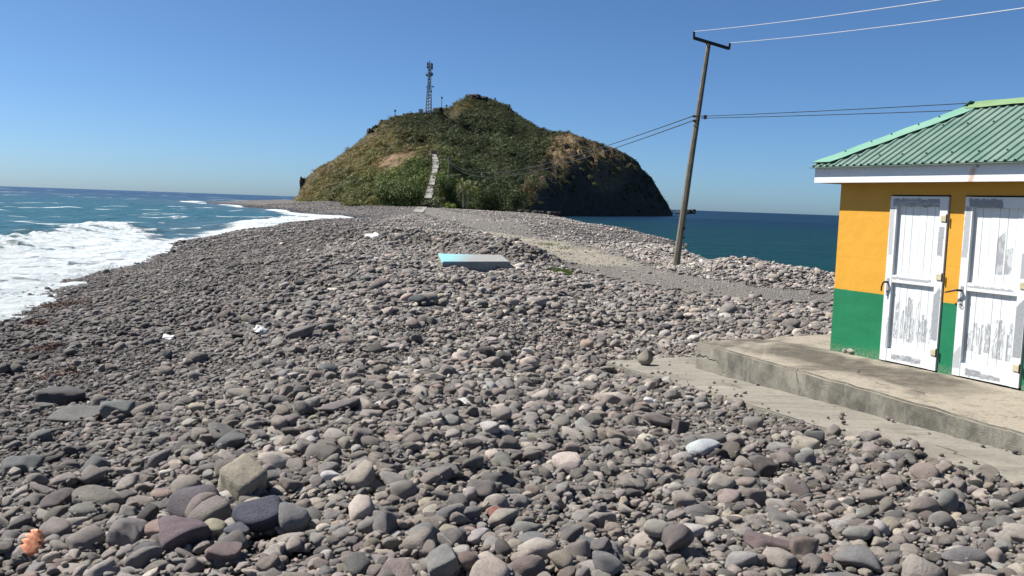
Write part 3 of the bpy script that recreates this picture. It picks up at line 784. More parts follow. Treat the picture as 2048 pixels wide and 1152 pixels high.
def fascia_paint():
    t = NT('fascia_paint'); o = t.obj(); f = t.noise(o, 14, 5, .65)
    s = t.n('SeparateXYZ', {0: o}).outputs
    c = t.mix(t.rng(f, .3, .7), (.60, .615, .625), (.66, .67, .665))
    dx = t.math('ADD', t.math('SUBTRACT', s[0], 2.06), t.math('MULTIPLY', t.math('SUBTRACT', s[2], 2.30), -.25))
    run = t.math('MULTIPLY', t.rng(t.math('ABSOLUTE', t.math('ADD', dx, t.math('MULTIPLY', t.math('SUBTRACT', f, .5), .05))), .05, .012), t.rng(s[2], 2.34, 2.29))
    c = t.mix(t.math('MULTIPLY', run, .6), c, (.36, .15, .022))
    spot = t.rng(t.n('VectorMath', {0: t.n('VectorMath', {0: o, 1: (2.10, -.215, 2.325)}, operation='SUBTRACT').outputs[0]}, operation='LENGTH').outputs['Value'], .032, .016)
    c = t.mix(spot, c, (.06, .02, .01))
    return t.fin(c, .45, t.bump(f, .2, .003), spec=.4)
M_FASCIA = fascia_paint()
def roof_paint(name, col, worn):
    t = NT(name); o = t.obj(); n = t.noise(o, 2.5, 6, .65); f = t.noise(o, 35, 4, .6)
    c = t.mix(t.rng(n, .35, .68), col, worn)
    c = t.mix(t.rng(f, .60, .75, 0, .5), c, tuple(min(.7, x * 1.5 + .05) for x in col))
    rs = t.noise(t.scale(o, (14, 1.6, 1)), 1.0, 5, .7)
    c = t.mix(t.rng(rs, .66, .76, 0, .55), c, (.20, .10, .05))
    return t.fin(c, .55, t.bump(f, .2, .003), spec=.35)
M_ROOF = roof_paint('green_roof_sheet', (.085, .155, .120), (.145, .210, .175))
M_CAP = roof_paint('mint_ridge_cap', (.115, .255, .185), (.16, .295, .22))
M_RIDGE = roof_paint('faded_ridge_cap', (.12, .21, .09), (.18, .265, .13))

BW, BD, EH = 5.0, 2.1, 2.36          # wall length, depth, eave height
OV = .235
DOORS = (.80, 1.81)
DW, DH = .825, 2.02
house = empty('toilet_building', tuple(WA), math.atan2(WU[1], WU[0]))
tag(house, 'small concrete toilet building painted orange over green with a hipped green sheet roof', 'building')
w = MB()
T = .15
edges = [0.0]
for d in DOORS: edges += [d, d + DW]
edges.append(BW)
for i in range(0, len(edges), 2):
    w.box(edges[i], edges[i + 1], 0, T, 0.002, DH)
w.box(0, BW, 0, T, DH, EH + .02)
w.box(0, T, T, BD, 0.002, EH + .02); w.box(BW - T, BW, T, BD, 0.002, EH + .02); w.box(T, BW - T, BD - T, BD, 0.002, EH + .02)
w.build('wall', M_WALL, house)

def primer_mask(which):
    """grey primer brushed over the white doors; u across 0..DW, v up 0..DH"""
    def rect(u, v, a, b, c, d, ju=.012, jv=.02, s=0):
        n = (fbm(v * 14 + s, u * 2 + s, 3, 500 + s) - .5); m = (fbm(u * 26 + s, v * 2 + s, 3, 520 + s) - .5)
        return ((u + n * ju > a) & (u + n * ju < b) & (v + m * jv > c) & (v + m * jv < d)).astype(float)
    def strokes(u, v, a, b, c, top, s):
        k = np.floor(u * 52 + s); h = _hash(k.astype(np.int64), np.zeros_like(k, dtype=np.int64), 600 + s)
        t_ = top - .30 * _hash(np.floor(u * 24 + s).astype(np.int64), np.ones_like(k, dtype=np.int64), 610 + s) - .10 * (u - a) / (b - a)
        bot = c + .06 * _hash(np.floor(u * 9).astype(np.int64), np.ones_like(k, dtype=np.int64), 620 + s)
        mott = fbm(u * 160, v * 30, 4, 630 + s); vein = fbm(u * 120, v * 1.2, 3, 640 + s)
        on = (u > a) & (u < b) & (v > bot) & (v < t_)
        return on * np.clip((h > .38) * sstep(.40, .56, mott) * .85 + sstep(.60, .66, vein) * .95, 0, 1)
    if which == 0:
        def f(u, v):
            g = rect(u, v, .05, .70, 1.885, 1.975, .05, .03, 1) * (.75 + .25 * (fbm(u * 6, v * 60, 3, 3) > .5))
            g = np.maximum(g, rect(u, v, .025, .088, 1.30, 1.86, .02, .02, 2) * .55)
            g = np.maximum(g, rect(u, v, .715, .785, 1.33, 1.66, .015, .02, 3) * .85)
            g = np.maximum(g, rect(u, v, .712, .800, .36, .97 - 1.5 * np.abs(u - .78) ** 1.0, .015, .03, 4) * .9)
            g = np.maximum(g, rect(u, v, .12, .66, 1.012, 1.042, .0, .012, 5) * .8)
            g = np.maximum(g, rect(u, v, .18, .60, .050, .118, .03, .05, 6) * (.6 + .4 * (fbm(u * 18, v * 60, 3, 7) > .45)))
            g = np.maximum(g, rect(u, v, .093, .112, .18, .55, .03, .03, 8) * .8)
            return np.maximum(g, strokes(u, v, .15, .685, .27, .86, 1))
    else:
        def f(u, v):
            g = rect(u, v, .07, .46, 1.89, 1.985, .05, .02, 11) * 1.0
            g = np.maximum(g, rect(u, v, .02, .092, 1.33, 1.90, .02, .02, 12) * .7)
            g = np.maximum(g, rect(u, v, .02, .105, .10, .24 + u * 1.2, .01, .02, 13) * .6)
            g = np.maximum(g, rect(u, v, .405, .490, 1.18, 1.56 + (u - .4) * .9, .005, .03, 14) * (.6 + .3 * (fbm(u * 30, v * 16, 3, 9) > .42)))
            g = np.maximum(g, rect(u, v, .510, .590, 1.18, 1.46, .005, .03, 15) * (.4 + .5 * (fbm(u * 40, v * 16, 3, 10) > .5)))
            g = np.maximum(g, rect(u, v, .725, .80, 1.16, 1.42, .01, .02, 16) * .8)
            g = np.maximum(g, rect(u, v, .712, .805, .34, .96 - 1.2 * np.abs(u - .79), .01, .03, 17) * .95)
            g = np.maximum(g, rect(u, v, .12, .66, 1.008, 1.035, .0, .01, 18) * .8)
            g = np.maximum(g, rect(u, v, .18, .60, .04, .15 - u * .12, .04, .04, 19) * (.6 + .4 * (fbm(u * 18, v * 50, 3, 12) > .45)))
            return np.maximum(g, strokes(u, v, .13, .70, .26, .80, 2))
    return f
def painted_board(name, x0, x1, y0, y1, z0, z1, f, u0, parent, step=.006):
    """a board whose front face carries the primer mask as a fine grid"""
    nx = max(2, int((x1 - x0) / step) + 1); nz = max(2, int((z1 - z0) / (step * 1.6)) + 1)
    X, Zz = np.meshgrid(np.linspace(x0, x1, nx), np.linspace(z0, z1, nz))
    P = f(X - u0, Zz).ravel()
    V = [(a, y0, b) for a, b in zip(X.ravel(), Zz.ravel())]
    idx = np.arange(nx * nz).reshape(nz, nx)
    Fc = [tuple(q) for q in np.stack([idx[:-1, :-1], idx[:-1, 1:], idx[1:, 1:], idx[1:, :-1]], -1).reshape(-1, 4).tolist()]
    k = len(V)
    V += [(x0, y0, z0), (x1, y0, z0), (x1, y0, z1), (x0, y0, z1), (x0, y1, z0), (x1, y1, z0), (x1, y1, z1), (x0, y1, z1)]
    Fc += [(k, k + 4, k + 5, k + 1), (k + 1, k + 5, k + 6, k + 2), (k + 2, k + 6, k + 7, k + 3), (k + 3, k + 7, k + 4, k), (k + 4, k + 7, k + 6, k + 5)]
    me = bpy.data.meshes.new(name); me.from_pydata(V, [], Fc)
    at = me.attributes.new('primer', 'FLOAT', 'POINT'); at.data.foreach_set('value', np.concatenate([P, np.zeros(8)]).astype(np.float32))
    me.update()
    return link(name, me, parent, M_DOOR)
def make_door(i, x):
    f = primer_mask(i); g = .016
    L, R_ = x + g, x + DW - g
    core = MB(); core.box(x - .001, x + DW + .001, .07, .10, .004, DH)
    core.build('door_backing', M_DARK, house)
    d = MB(); d.box(L, R_, .034, .052, .03, DH - g); d = d.build('door', M_DOOR, house)
    d['label'] = ['white plank door nearest the corner, grey primer strokes on its lower panel', 'white plank door with grey patches on its upper panel, at the picture edge'][i]
    nP = 6; a, b = L + .095, R_ - .10; pw = (b - a) / nP
    for zz0, zz1 in ((.17, .975), (1.065, DH - .13)):
        for k in range(nP):
            painted_board('plank', a + k * pw + .0022, a + (k + 1) * pw - .0022, .022 + .0012 * ((k * 7 + i) % 3 - 1), .034, zz0, zz1, f, x, d)
    painted_board('stile', L, a, -.022, .033, .02, DH - g - .001, f, x, d)
    painted_board('stile', b, R_, -.022, .033, .02, DH - g - .001, f, x, d)
    painted_board('rail', a + .001, b - .001, -.018, .033, DH - .13, DH - g - .002, f, x, d)
    painted_board('rail', a + .001, b - .001, -.018, .033, .975, 1.065, f, x, d)
    painted_board('rail', a + .001, b - .001, -.018, .033, .022, .17, f, x, d)
    for hz in (1.755, 1.09, .225):
        h = MB(); h.box(R_ - .075, R_ - .004, -.034, -.0225, hz - .035, hz + .035); h = h.build('hinge', M_HINGE, d, bevel=.004)
    for hz in (1.755, 1.09, .225):
        MB().tube([(R_ + .004, -.036, hz - .048), (R_ + .004, -.036, hz + .05)], .0085, 8).build('hinge_pin', M_IRON, d)
    pz = .97
    MB().box(L + .028, L + .062, -.0275, -.0225, pz - .16, pz + .05).build('lock_plate', plain('lock_plate', (.50, .50, .48), .4, .3, 30, .6), d)
    hb = MB(); hb.tube([(L + .045, -.022, pz), (L + .045, -.075, pz + .004)], .013, 8)
    if i == 0: hb.tube([(L + .045, -.075, pz + .004), (L + .030, -.085, pz - .005), (L + .012, -.085, pz - .06), (L + .010, -.083, pz - .11)], [.013, .012, .010, .008], 8)
    else: hb.tube([(L + .045, -.075, pz + .004), (L + .01, -.088, pz + .002), (L - .06, -.09, pz - .02), (L - .115, -.088, pz - .035)], [.013, .012, .010, .008], 8)
    hb.build('door_handle', M_IRON, d, smooth=True)
    MB().tube([(L + .045, -.0222, pz - .11), (L + .045, -.034, pz - .11)], .010, 8).build('keyhole', M_IRON, d)
    if i == 1:      # a wire loop hanging from the lock
        q = [(L + .05 + .020 * math.sin(t), -.034, pz - .135 - .045 * (1 - math.cos(t)) * .5 - .01) for t in np.linspace(0, 2 * math.pi, 13)]
        MB().tube(q, .0035, 6, False).build('lock_wire', M_IRON, d)
for i, x in enumerate(DOORS): make_door(i, x)

# roof
EZ = 2.405                           # height of the sheet edge at the eave
E0, E1 = -OV, BW + OV                # eave rectangle
Y0, Y1 = -OV, BD + OV
HALF = (Y1 - Y0) / 2; PIT = .585
rf = MB(); rf.box(E0 + .06, E1 - .06, Y0 + .06, Y1 - .06, EH + .021, EH + .033)
roof = rf.build('roof', M_FASCIA, house)
def front_z(d): return EZ + d * PIT  # d: plan distance in from the eave
PITCH_R, RIB = .110, .020
def profile(a, b):
    xs = [a]; k = math.floor(a / PITCH_R)
    while True:
        for off in (.0, .030, .042, .068, .080):
            q = k * PITCH_R + off
            if a < q < b: xs.append(q)
        k += 1
        if k * PITCH_R > b: break
    return xs + [b]
def rib_h(q):
    o = (q / PITCH_R - math.floor(q / PITCH_R)) * PITCH_R
    return RIB * float(np.interp(o, [0, .030, .042, .068, .080, PITCH_R], [0, 0, 1, 1, 0, 0]))
def sheet(face, a, b, jog):
    """one corrugated sheet between a and b along the eave of a roof face"""
    vs = []; fs = []
    La = (E1 - E0) if face in 'fb' else (Y1 - Y0)
    for q in profile(a, b):
        dmax = min(HALF - (.0 if face == 'f' else .04), q, La - q); h = rib_h(q) + jog
        for dd in (-.078, max(dmax, .001)):
            z = front_z(dd) + h
            if face == 'f': vs.append((E0 + q, Y0 + dd, z))
            elif face == 'b': vs.append((E1 - q, Y1 - dd, z))
            elif face == 'l': vs.append((E0 + dd, Y1 - q, z))
            else: vs.append((E1 - dd, Y0 + q, z))
    n = len(vs) // 2
    fs = [(2 * i, 2 * i + 2, 2 * i + 3, 2 * i + 1) for i in range(n - 1)]
    o = MB().add(vs, fs).build('roof_sheet', M_ROOF, roof)
    md = o.modifiers.new('thick', 'SOLIDIFY'); md.thickness = .004; md.offset = -1
for face, La in (('f', E1 - E0), ('b', E1 - E0), ('l', Y1 - Y0), ('r', Y1 - Y0)):
    k = 0; a = .02
    while a < La - .05:
        b = min(a + PITCH_R * 7, La - .02)
        sheet(face, a, b + .004, .0015 * (k % 2)); a = b; k += 1
AX, AY, AZ = E0 + HALF, Y0 + HALF, front_z(HALF)
def cap(name, p, q, s1, s2, wdt, m, lift=.030):
    """bent metal strip from p to q with wings along s1 and s2"""
    p, q = Vector(p), Vector(q); up = Vector((0, 0, lift)); vs = []; n = 14
    for i in range(n + 1):
        c = p.lerp(q, i / n) + up
        for s, k in ((s1, 1.0), (s1, .12), (s2, .12), (s2, 1.0)):
            wq = wdt * min(1.0, .35 + (n - i) * .25) if name == 'hip_cap' else wdt
            vs.append(tuple(c + Vector(s) * wq * k + Vector((0, 0, .004 * math.sin(i * 1.7 + k * 3)))))
    fs = [(4 * i + j, 4 * i + j + 1, 4 * i + j + 5, 4 * i + j + 4) for i in range(n) for j in range(3)]
    o = MB().add(vs, fs).build(name, m, roof)
    md = o.modifiers.new('thick', 'SOLIDIFY'); md.thickness = .003
    return o
sl_f = Vector((1, 0, 0)); hipf = Vector((1, 1, PIT)).normalized()
def wing(nx, ny):                    # direction down-slope-ish on a face, perpendicular to its hip
    return Vector((nx, ny, 0))
cw = .34
fz = Vector((1, 0, 0)) ; lz = Vector((0, 1, 0))
cap('hip_cap', (E0 - .05, Y0 - .05, EZ - .05 * PIT + .01), (AX, AY, AZ), (1, 0, 0), (0, 1, 0), cw, M_CAP)
cap('hip_cap', (E1 + .05, Y0 - .05, EZ - .05 * PIT + .01), (E1 - HALF, AY, AZ), (0, 1, 0), (-1, 0, 0), cw, M_CAP)
cap('hip_cap', (E0 - .05, Y1 + .05, EZ - .05 * PIT + .01), (AX, AY, AZ), (0, -1, 0), (1, 0, 0), cw, M_CAP)
cap('hip_cap', (E1 + .05, Y1 + .05, EZ - .05 * PIT + .01), (E1 - HALF, AY, AZ), (-1, 0, 0), (0, -1, 0), cw, M_CAP)
cap('ridge_cap', (AX - .03, AY, AZ + .005), (E1 - HALF + .03, AY, AZ + .005), (0, -1, -PIT), (0, 1, -PIT), .17, M_RIDGE, .034)
MB().box(E0 - .06, E1 + .06, Y0 - .079, Y0 - .001, EZ - .082 * PIT - .012, EZ - .082 * PIT - .006).build('eave_flashing', M_ROOF, roof)
me_s = MB().box(-.007, .007, -.007, .007, -.012, .010).mesh('screw'); me_s.materials.append(M_IRON)
def screw(x, y, z):
    o = bpy.data.objects.new('screw', me_s); COL.objects.link(o); o.parent = roof; o.location = (x, y, z)
for i in range(6):
    t_ = .15 + i * .145 + .02 * (i % 2); screw(E0 + HALF * t_ + .11, Y0 + HALF * t_ + .004, front_z(HALF * t_) + .045)
for k in range(3, 26):
    q = k * PITCH_R + .055
    for dd in (.10, .75):
        if dd < min(q, HALF) - .1 and (k * 7 + int(dd * 10)) % 3 == 0: screw(E0 + q, Y0 + dd, front_z(dd) + RIB + .006)
FB, FT = 2.157, 2.385
for nm, (a, b, c, d) in (('f', (E0, E1, Y0, Y0 + .024)), ('b', (E0, E1, Y1 - .024, Y1)), ('l', (E0 - .002, E0 + .024, Y0 + .0245, Y1 - .0245)), ('r', (E1 - .024, E1 + .002, Y0 + .0245, Y1 - .0245))):
    MB().box(a, b, c, d, FB, FT).build('fascia_board', M_FASCIA, house, bevel=.003)
MB().box(E0 + .026, E1 - .026, Y0 + .026, Y1 - .026, EH - .012 + .008, EH + .020).build('soffit', M_FASCIA, house)

# turquoise slab on the shingle
def blue_slab_mat():
    t = NT('turquoise_slab'); o = t.obj(); s = t.n('SeparateXYZ', {0: o}).outputs
    n = t.noise(o, 1.6, 6, .65); f = t.noise(o, 14, 5, .65)
    base = t.mix(t.rng(f, .3, .7), (.17, .17, .16), (.30, .295, .275))
    m = t.math('MULTIPLY', t.rng(t.math('ADD', s[0], t.math('MULTIPLY', t.math('SUBTRACT', n, .5), 1.3)), .85, .0), t.rng(t.math('ADD', s[2], t.math('MULTIPLY', f, .05)), .40, .45))
    c = t.mix(m, base, t.mix(t.rng(f, .3, .7), (.15, .37, .41), (.23, .46, .49)))
    return t.fin(c, .7, t.bump(f, .5, .01), spec=.3)
bo = BLUE[0].copy(); bo[2] = 1.30
bl = MB(); q = [(p[0] - bo[0], p[1] - bo[1]) for p in BLUE]; bl.prism(q, 0, .46)
bs = bl.build('painted_slab', blue_slab_mat(), bevel=.02); bs.location = tuple(bo)
tag(bs, 'low concrete slab with flaking turquoise paint lying on the shingle', 'slab')

# ------------------------------------------------------------------ utility pole and its wires
M_POLE = plain('weathered_pole', (.135, .12, .088), .85, .35, 3.0, bump=.02)
M_BLACK = plain('black_crossarm', (.018, .017, .017), .7, .3, 8)
M_WIRE = plain('wire', (.022, .024, .028), .9, .1, 3)
M_WIREP = plain('bright_wire', (.45, .47, .49), .35, .1, 3, .3)
M_PORC = plain('porcelain', (.06, .05, .05), .3, .2, 8)
pb = atz(1350, 529, 1.40); ptop = aty(1418, 84, pb[1] + .25)
pole = empty('utility_pole', tuple(pb)); L_ = lambda P: tuple(np.asarray(P) - pb)
tag(pole, 'tall leaning utility pole with a black crossarm, standing beside the track', 'pole')
MB().tube([L_(pb - [0, 0, .5] - (ptop - pb) * .02), L_(pb + (ptop - pb) * .5), L_(ptop)], [.150, .120, .085], 8).build('shaft', M_POLE, pole)
c0, c1 = aty(1388, 76, pb[1] + .05), aty(1458, 97, pb[1] + .15)
ax = (c1 - c0)
def bar(name, a, b, wd, m, parent, L=L_):
    a, b = Vector(L(a)), Vector(L(b)); d = (b - a).normalized(); s = d.cross(Vector((0, 0, 1))) if abs(d.z) < .9 else d.cross(Vector((0, 1, 0)))
    s.normalize(); u_ = s.cross(d); vs = []
    for p_ in (a, b):
        for i, j in ((-1, -1), (1, -1), (1, 1), (-1, 1)): vs.append(tuple(p_ + s * wd * i + u_ * wd * j))
    return MB().add(vs, [(3, 2, 1, 0), (4, 5, 6, 7), (0, 1, 5, 4), (1, 2, 6, 5), (2, 3, 7, 6), (3, 0, 4, 7)]).build(name, m, parent)
bar('crossarm', c0, c1, .055, M_BLACK, pole)
pin_t = []
for e_, px, py in ((c0, 1388, 63), (c1, 1460, 86)):
    tp = aty(px, py, e_[1]); pin_t.append(tp)
    bar('insulator_pin', e_ - [0, 0, .04], tp, .038, M_BLACK, pole)
bar('brace', ptop + (pb - ptop) * .03 + [0, -.1, 0], c0 + ax * .32, .014, M_BLACK, pole)
lowers = []
for px, py, dx in ((1396, 233, -1), (1396, 242, -1), (1402, 232, 1), (1402, 236, 1)):
    c = aty(px, py, pb[1] - .06); tip = c + np.array([.22 * dx, -.05, .0]); lowers.append(tip)
    MB().tube([L_(c), L_(c + (tip - c) * .45), L_(c + (tip - c) * .5), L_(tip)], [.02, .02, .05, .045], 8).build('insulator', M_PORC, pole)
MB().tube([L_(pb + (ptop - pb) * .165 + [.13, -.05, 0]), L_(pb + (ptop - pb) * .165 + [.13, -.14, .0])], .05, 8).build('pole_tag', M_BLACK, pole)
bar('pole_step', pb + (ptop - pb) * .125 + [.10, 0, 0], pb + (ptop - pb) * .125 + [.22, -.05, -.02], .03, M_BLACK, pole)
def wire(a, b, sag, rad, m, label, group=None, n=40):
    a, b = np.asarray(a, float), np.asarray(b, float); pts = []
    for i in range(n + 1):
        t_ = i / n; p_ = a + (b - a) * t_; p_[2] -= sag * 4 * t_ * (1 - t_); pts.append(tuple(p_ - a))
    o = MB().tube(pts, rad, 6).build('power_line', m); o.location = tuple(a)
    tag(o, label, 'wire', group)
wire(pin_t[0], aty(2500, -100, 14), .12, .013, M_WIREP, 'upper pale wire running right from the left pin of the crossarm', 'wires on the leaning pole')
wire(pin_t[1], aty(2500, -52, 16), .12, .013, M_WIREP, 'lower pale wire running right from the right pin of the crossarm', 'wires on the leaning pole')
wire(lowers[2], aty(2500, 172, 22), .05, .014, M_WIRE, 'upper dark wire passing behind the green roof from halfway up the pole', 'wires on the leaning pole')
wire(lowers[3], aty(2500, 196, 22), .05, .014, M_WIRE, 'lower dark wire passing behind the green roof from halfway up the pole', 'wires on the leaning pole')

# ------------------------------------------------------------------ things on the headland
M_WOOD = plain('old_wood', (.16, .135, .10), .9, .3, 2.0)
M_STEEL = plain('galvanised_steel', (.36, .375, .39), .45, .2, 1.0, .4)
M_ANT = plain('antenna_grey', (.16, .18, .18), .5, .3, 1.0)
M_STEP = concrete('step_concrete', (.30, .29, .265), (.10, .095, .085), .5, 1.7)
def hill_pole(pxb, pyb, pyt, rad, label, knob=True, near=None):
    b = np.asarray(near) if near is not None else on_hill(pxb, pyb)
    r = math.hypot(b[0], b[1]); top = aty(pxb + .5, pyt, b[1])
    o = empty('wooden_pole', tuple(b))
    h = top[2] - b[2]
    MB().tube([(0, 0, -.5), (0, 0, h * .5), (.02, 0, h)], [rad, rad * .85, rad * .7], 8).build('shaft', M_WOOD, o)
    if knob: MB().box(-.35, .35, -.15, .15, h - .9, h - .15).build('pole_head', M_BLACK, o, bevel=.05)
    else: bar('crossarm', (-.9, 0, h - .5), (.9, 0, h - .5), .10, M_WOOD, o, lambda P: tuple(P))
    tag(o, label, 'pole'); return b, top
nb = atz(895, 416, 2.05)
gb, gt = hill_pole(893, 416, 312, .17, 'wooden pole standing by the foot of the headland steps', False, nb)
hill_pole(790, 236, 219, .17, 'short pole on the left shoulder of the headland ridge')
hill_pole(883, 221, 193, .17, 'tallest pole beside the rock right of the telecom tower')
hill_pole(893, 220, 209, .15, 'shorter pole right of the tall pole near the summit slope')
hill_pole(990, 204, 195, .15, 'stubby pole on the summit right of the highest rock')
for k, (tp, dz) in enumerate(((lowers[0], 0), (lowers[1], -.35))):
    wire(tp, np.array(gt) + [0, 0, dz - .5], 2.9 + .3 * k, .02, M_WIRE, ['upper', 'lower'][k] + ' dark wire sagging from the pole across the headland', 'wires to the headland', 60)
# steps
cl = [(847, 415), (853, 404), (857, 395), (860, 384), (862, 374), (865, 362), (868, 350), (870, 340), (872, 330), (870, 318), (868, 308)]
pts = [on_hill(*p) for p in cl]
pts[0] = atz(846, 415, 2.05)
P_ = np.array(pts); sg = np.concatenate([[0], np.cumsum(np.linalg.norm(np.diff(P_, axis=0), axis=1))])
stairs = empty('concrete_steps', tuple(P_[0])); tag(stairs, 'long pale concrete steps climbing the headland from the end of the track', 'steps')
NS = 13
wds = np.interp(np.linspace(0, 1, NS), [0, .1, .3, .6, .75, .9, 1], [2.2, 1.7, 1.5, 1.4, 1.9, 1.5, 1.2])
for i in range(NS):
    a = np.array([np.interp(sg[-1] * i / NS, sg, P_[:, k]) for k in range(3)]); b = np.array([np.interp(sg[-1] * (i + 1) / NS, sg, P_[:, k]) for k in range(3)])
    d = b - a; ln = math.hypot(d[0], d[1]); rot_ = math.atan2(d[1], d[0]); top = max(a[2], b[2] - .15) + .30
    rise = max(0.0, b[2] - a[2]); z1_ = rise * (.92 if i % 3 else .74); top = a[2] + .32; hw = wds[i] / 2
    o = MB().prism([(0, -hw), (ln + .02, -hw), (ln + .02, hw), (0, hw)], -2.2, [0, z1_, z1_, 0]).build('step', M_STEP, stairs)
    o.location = tuple(np.array([a[0], a[1], top]) - P_[0]); o.rotation_euler = (0, 0, rot_)
def ground_hit(px, py):
    d = ray(px, py); tt = np.linspace(20, 300, 3000); Q = EYE + d * tt[:, None]
    k = np.nonzero(Q[:, 2] <= terrain(Q[:, 0], Q[:, 1]))[0]
    return Q[k[0]] if len(k) else atz(px, py, 1.9)
f0, f1 = ground_hit(826, 424), ground_hit(846, 426)
ap = [f0, f1, P_[0] + [1.0, .5, .25], P_[0] + [-1.2, .5, .25]]
ap = [p if i > 1 else p + [0, 0, .02] for i, p in enumerate(ap)]
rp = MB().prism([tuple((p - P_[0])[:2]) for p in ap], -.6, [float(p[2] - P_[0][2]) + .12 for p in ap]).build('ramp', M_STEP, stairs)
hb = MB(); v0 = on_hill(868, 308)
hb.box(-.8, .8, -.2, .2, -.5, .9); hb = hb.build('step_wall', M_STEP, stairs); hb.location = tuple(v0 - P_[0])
# telecom tower
tb = on_hill(857, 228); tt_ = aty(857, 122, tb[1]); H_ = float(tt_[2] - tb[2])
tower = empty('telecom_tower', tuple(tb)); tag(tower, 'tall grey lattice telecom tower with antennas on the headland ridge', 'tower')
def tw_(z): return float(np.interp(z / H_, [0, .42, .6, 1], [1.25, .85, .62, .58]))
for sx in (-1, 1):
    for sy in (-1, 1):
        zs_ = [-1.0, .42 * H_, .6 * H_, H_ * .97]
        MB().tube([(sx * tw_(z), sy * tw_(z), z) for z in zs_], .125, 6).build('leg', M_STEEL, tower)
br = MB(); nb_ = 16
for k in range(nb_):
    z0, z1 = H_ * .95 * k / nb_, H_ * .95 * (k + 1) / nb_; a, b = tw_(z0), tw_(z1)
    for s in (-1, 1):
        for f_ in (1, -1):
            br.tube([(-a * f_, s * a, z0), (b * f_, s * b, z1)], .06, 4, False); br.tube([(s * a, -a * f_, z0), (s * b, b * f_, z1)], .06, 4, False)
        br.tube([(-b, s * b, z1), (b, s * b, z1)], .06, 4, False); br.tube([(s * b, -b, z1), (s * b, b, z1)], .06, 4, False)
bo_ = br.build('bracing', M_STEEL, tower); bo_['kind'] = 'stuff'
MB().box(-.22, .22, -.22, .22, 0, H_ * .95).build('cable_ladder', M_ANT, tower)
for sx, sy, z0, z1 in ((-.95, -.6, .86, .97), (.95, -.6, .84, .96), (0, -1.1, .885, .995), (-.9, .6, .86, .97), (.9, .7, .87, .965), (1.15, 0, .84, .95)):
    MB().box(sx - .22, sx + .22, sy - .15, sy + .15, H_ * z0, H_ * z1).build('panel_antenna', M_ANT if sx else M_STEEL, tower, bevel=.03)
ring = MB()
for s in (-1, 1):
    ring.tube([(-1.15, s * 1.0, H_ * .90), (1.15, s * 1.0, H_ * .90)], .06, 5); ring.tube([(s * 1.1, -1.0, H_ * .90), (s * 1.1, 1.0, H_ * .90)], .06, 5)
ring.build('head_frame', M_STEEL, tower)
for x_, z_, rd, mm in ((-.95, .73, .62, M_STEEL), (.85, .745, .85, M_ANT), (1.7, .515, .40, M_ANT), (1.1, .43, .34, M_ANT), (-.95, .505, .25, M_ANT)):
    dd = MB().tube([(x_, -.75, H_ * z_), (x_, -.95, H_ * z_), (x_, -1.15, H_ * z_)], [rd * .35, rd, rd * .96], 14); dd.tube([(x_, -.75, H_ * z_), (0, 0, H_ * z_)], .07, 5); dd.build('dish_antenna', mm, tower)
fc = MB(); fb_ = on_hill(845, 229)
for k in range(9): fc.tube([(-4 + k * 1.0, -1.9, -1), (-4 + k * 1.0, -1.9, 1.7)], .05, 4)
fc.tube([(-4, -1.9, 1.6), (4, -1.9, 1.6)], .05, 4); fc.tube([(-4, -1.9, .8), (4, -1.9, .8)], .05, 4)
fo_ = fc.build('compound_fence', M_ANT, tower); 
MB().box(-3.9, -2.4, -1.4, .2, -.8, 1.9).build('equipment_cabinet', M_STEEL, tower, bevel=.05)
# ------------------------------------------------------------------ stones
def stone_mesh(seed, sub, sharp=0.0, planes=11, name='cobble'):
    """rounded polyhedron: radius = soft minimum of random planes"""
    rg = np.random.default_rng(seed)
    bm = bmesh.new(); bmesh.ops.create_icosphere(bm, subdivisions=sub, radius=1)
    V = np.array([v.co for v in bm.verts])
    nr = rg.normal(0, 1, (planes, 3)); nr /= np.linalg.norm(nr, axis=1)[:, None]
    nr = np.concatenate([nr, [[0, 0, 1], [0, 0, -1], [1, 0, 0], [-1, 0, 0], [0, 1, 0], [0, -1, 0]]])
    h = rg.uniform(.80, 1.12, len(nr)); h[-6:] = rg.uniform(.88, 1.02, 6)
    if planes >= 16: nr = nr[:-6]; h = rg.uniform(.90, 1.08, len(nr))
    p = rg.uniform(4.5, 8) + 10 * sharp
    d = np.maximum(0, V @ nr.T / h)
    r = (d ** p).sum(1) ** (-1 / p)
    o1, o2 = rg.uniform(0, 50, 2)
    lump = (fbm(V[:, 0] * 1.3 + o1 + V[:, 2], V[:, 1] * 1.3 + o2 - V[:, 2] * .6, 2, 700) - .5) * .16
    fine = (fbm(V[:, 0] * 4 + o1 + V[:, 2] * 2, V[:, 1] * 4 + o2 - V[:, 2] * 2, 3, 710) - .5) * (.05 + .05 * sharp)
    V = V * (r + lump + fine)[:, None]
    V[:, 0] += .22 * rg.uniform(-1, 1) * V[:, 1] ** 2; V[:, 1] += .18 * rg.uniform(-1, 1) * V[:, 0] * np.abs(V[:, 0])
    V -= (V.max(0) + V.min(0)) / 2; V /= np.abs(V).max(0)
    for v, c in zip(bm.verts, V): v.co = c
    me = bpy.data.meshes.new(name); bm.to_mesh(me); bm.free()
    me.polygons.foreach_set('use_smooth', np.ones(len(me.polygons), bool)); me.materials.append(M_STONE)
    return me
NHI, NMID, NLO = 18, 10, 6
HI = [stone_mesh(1000 + i, 4 if i < 0 else 3, (.0, .1, .0, .5)[i % 4], (18, 16, 22, 9)[i % 4]) for i in range(NHI)]
MIDM = [stone_mesh(1100 + i, 2, (.2, .9)[i % 2], 9) for i in range(NMID)]
LOM = [stone_mesh(1200 + i, 1, .8) for i in range(NLO)]
STONE_COL = proto_collection('stone_kind', HI + MIDM + LOM)
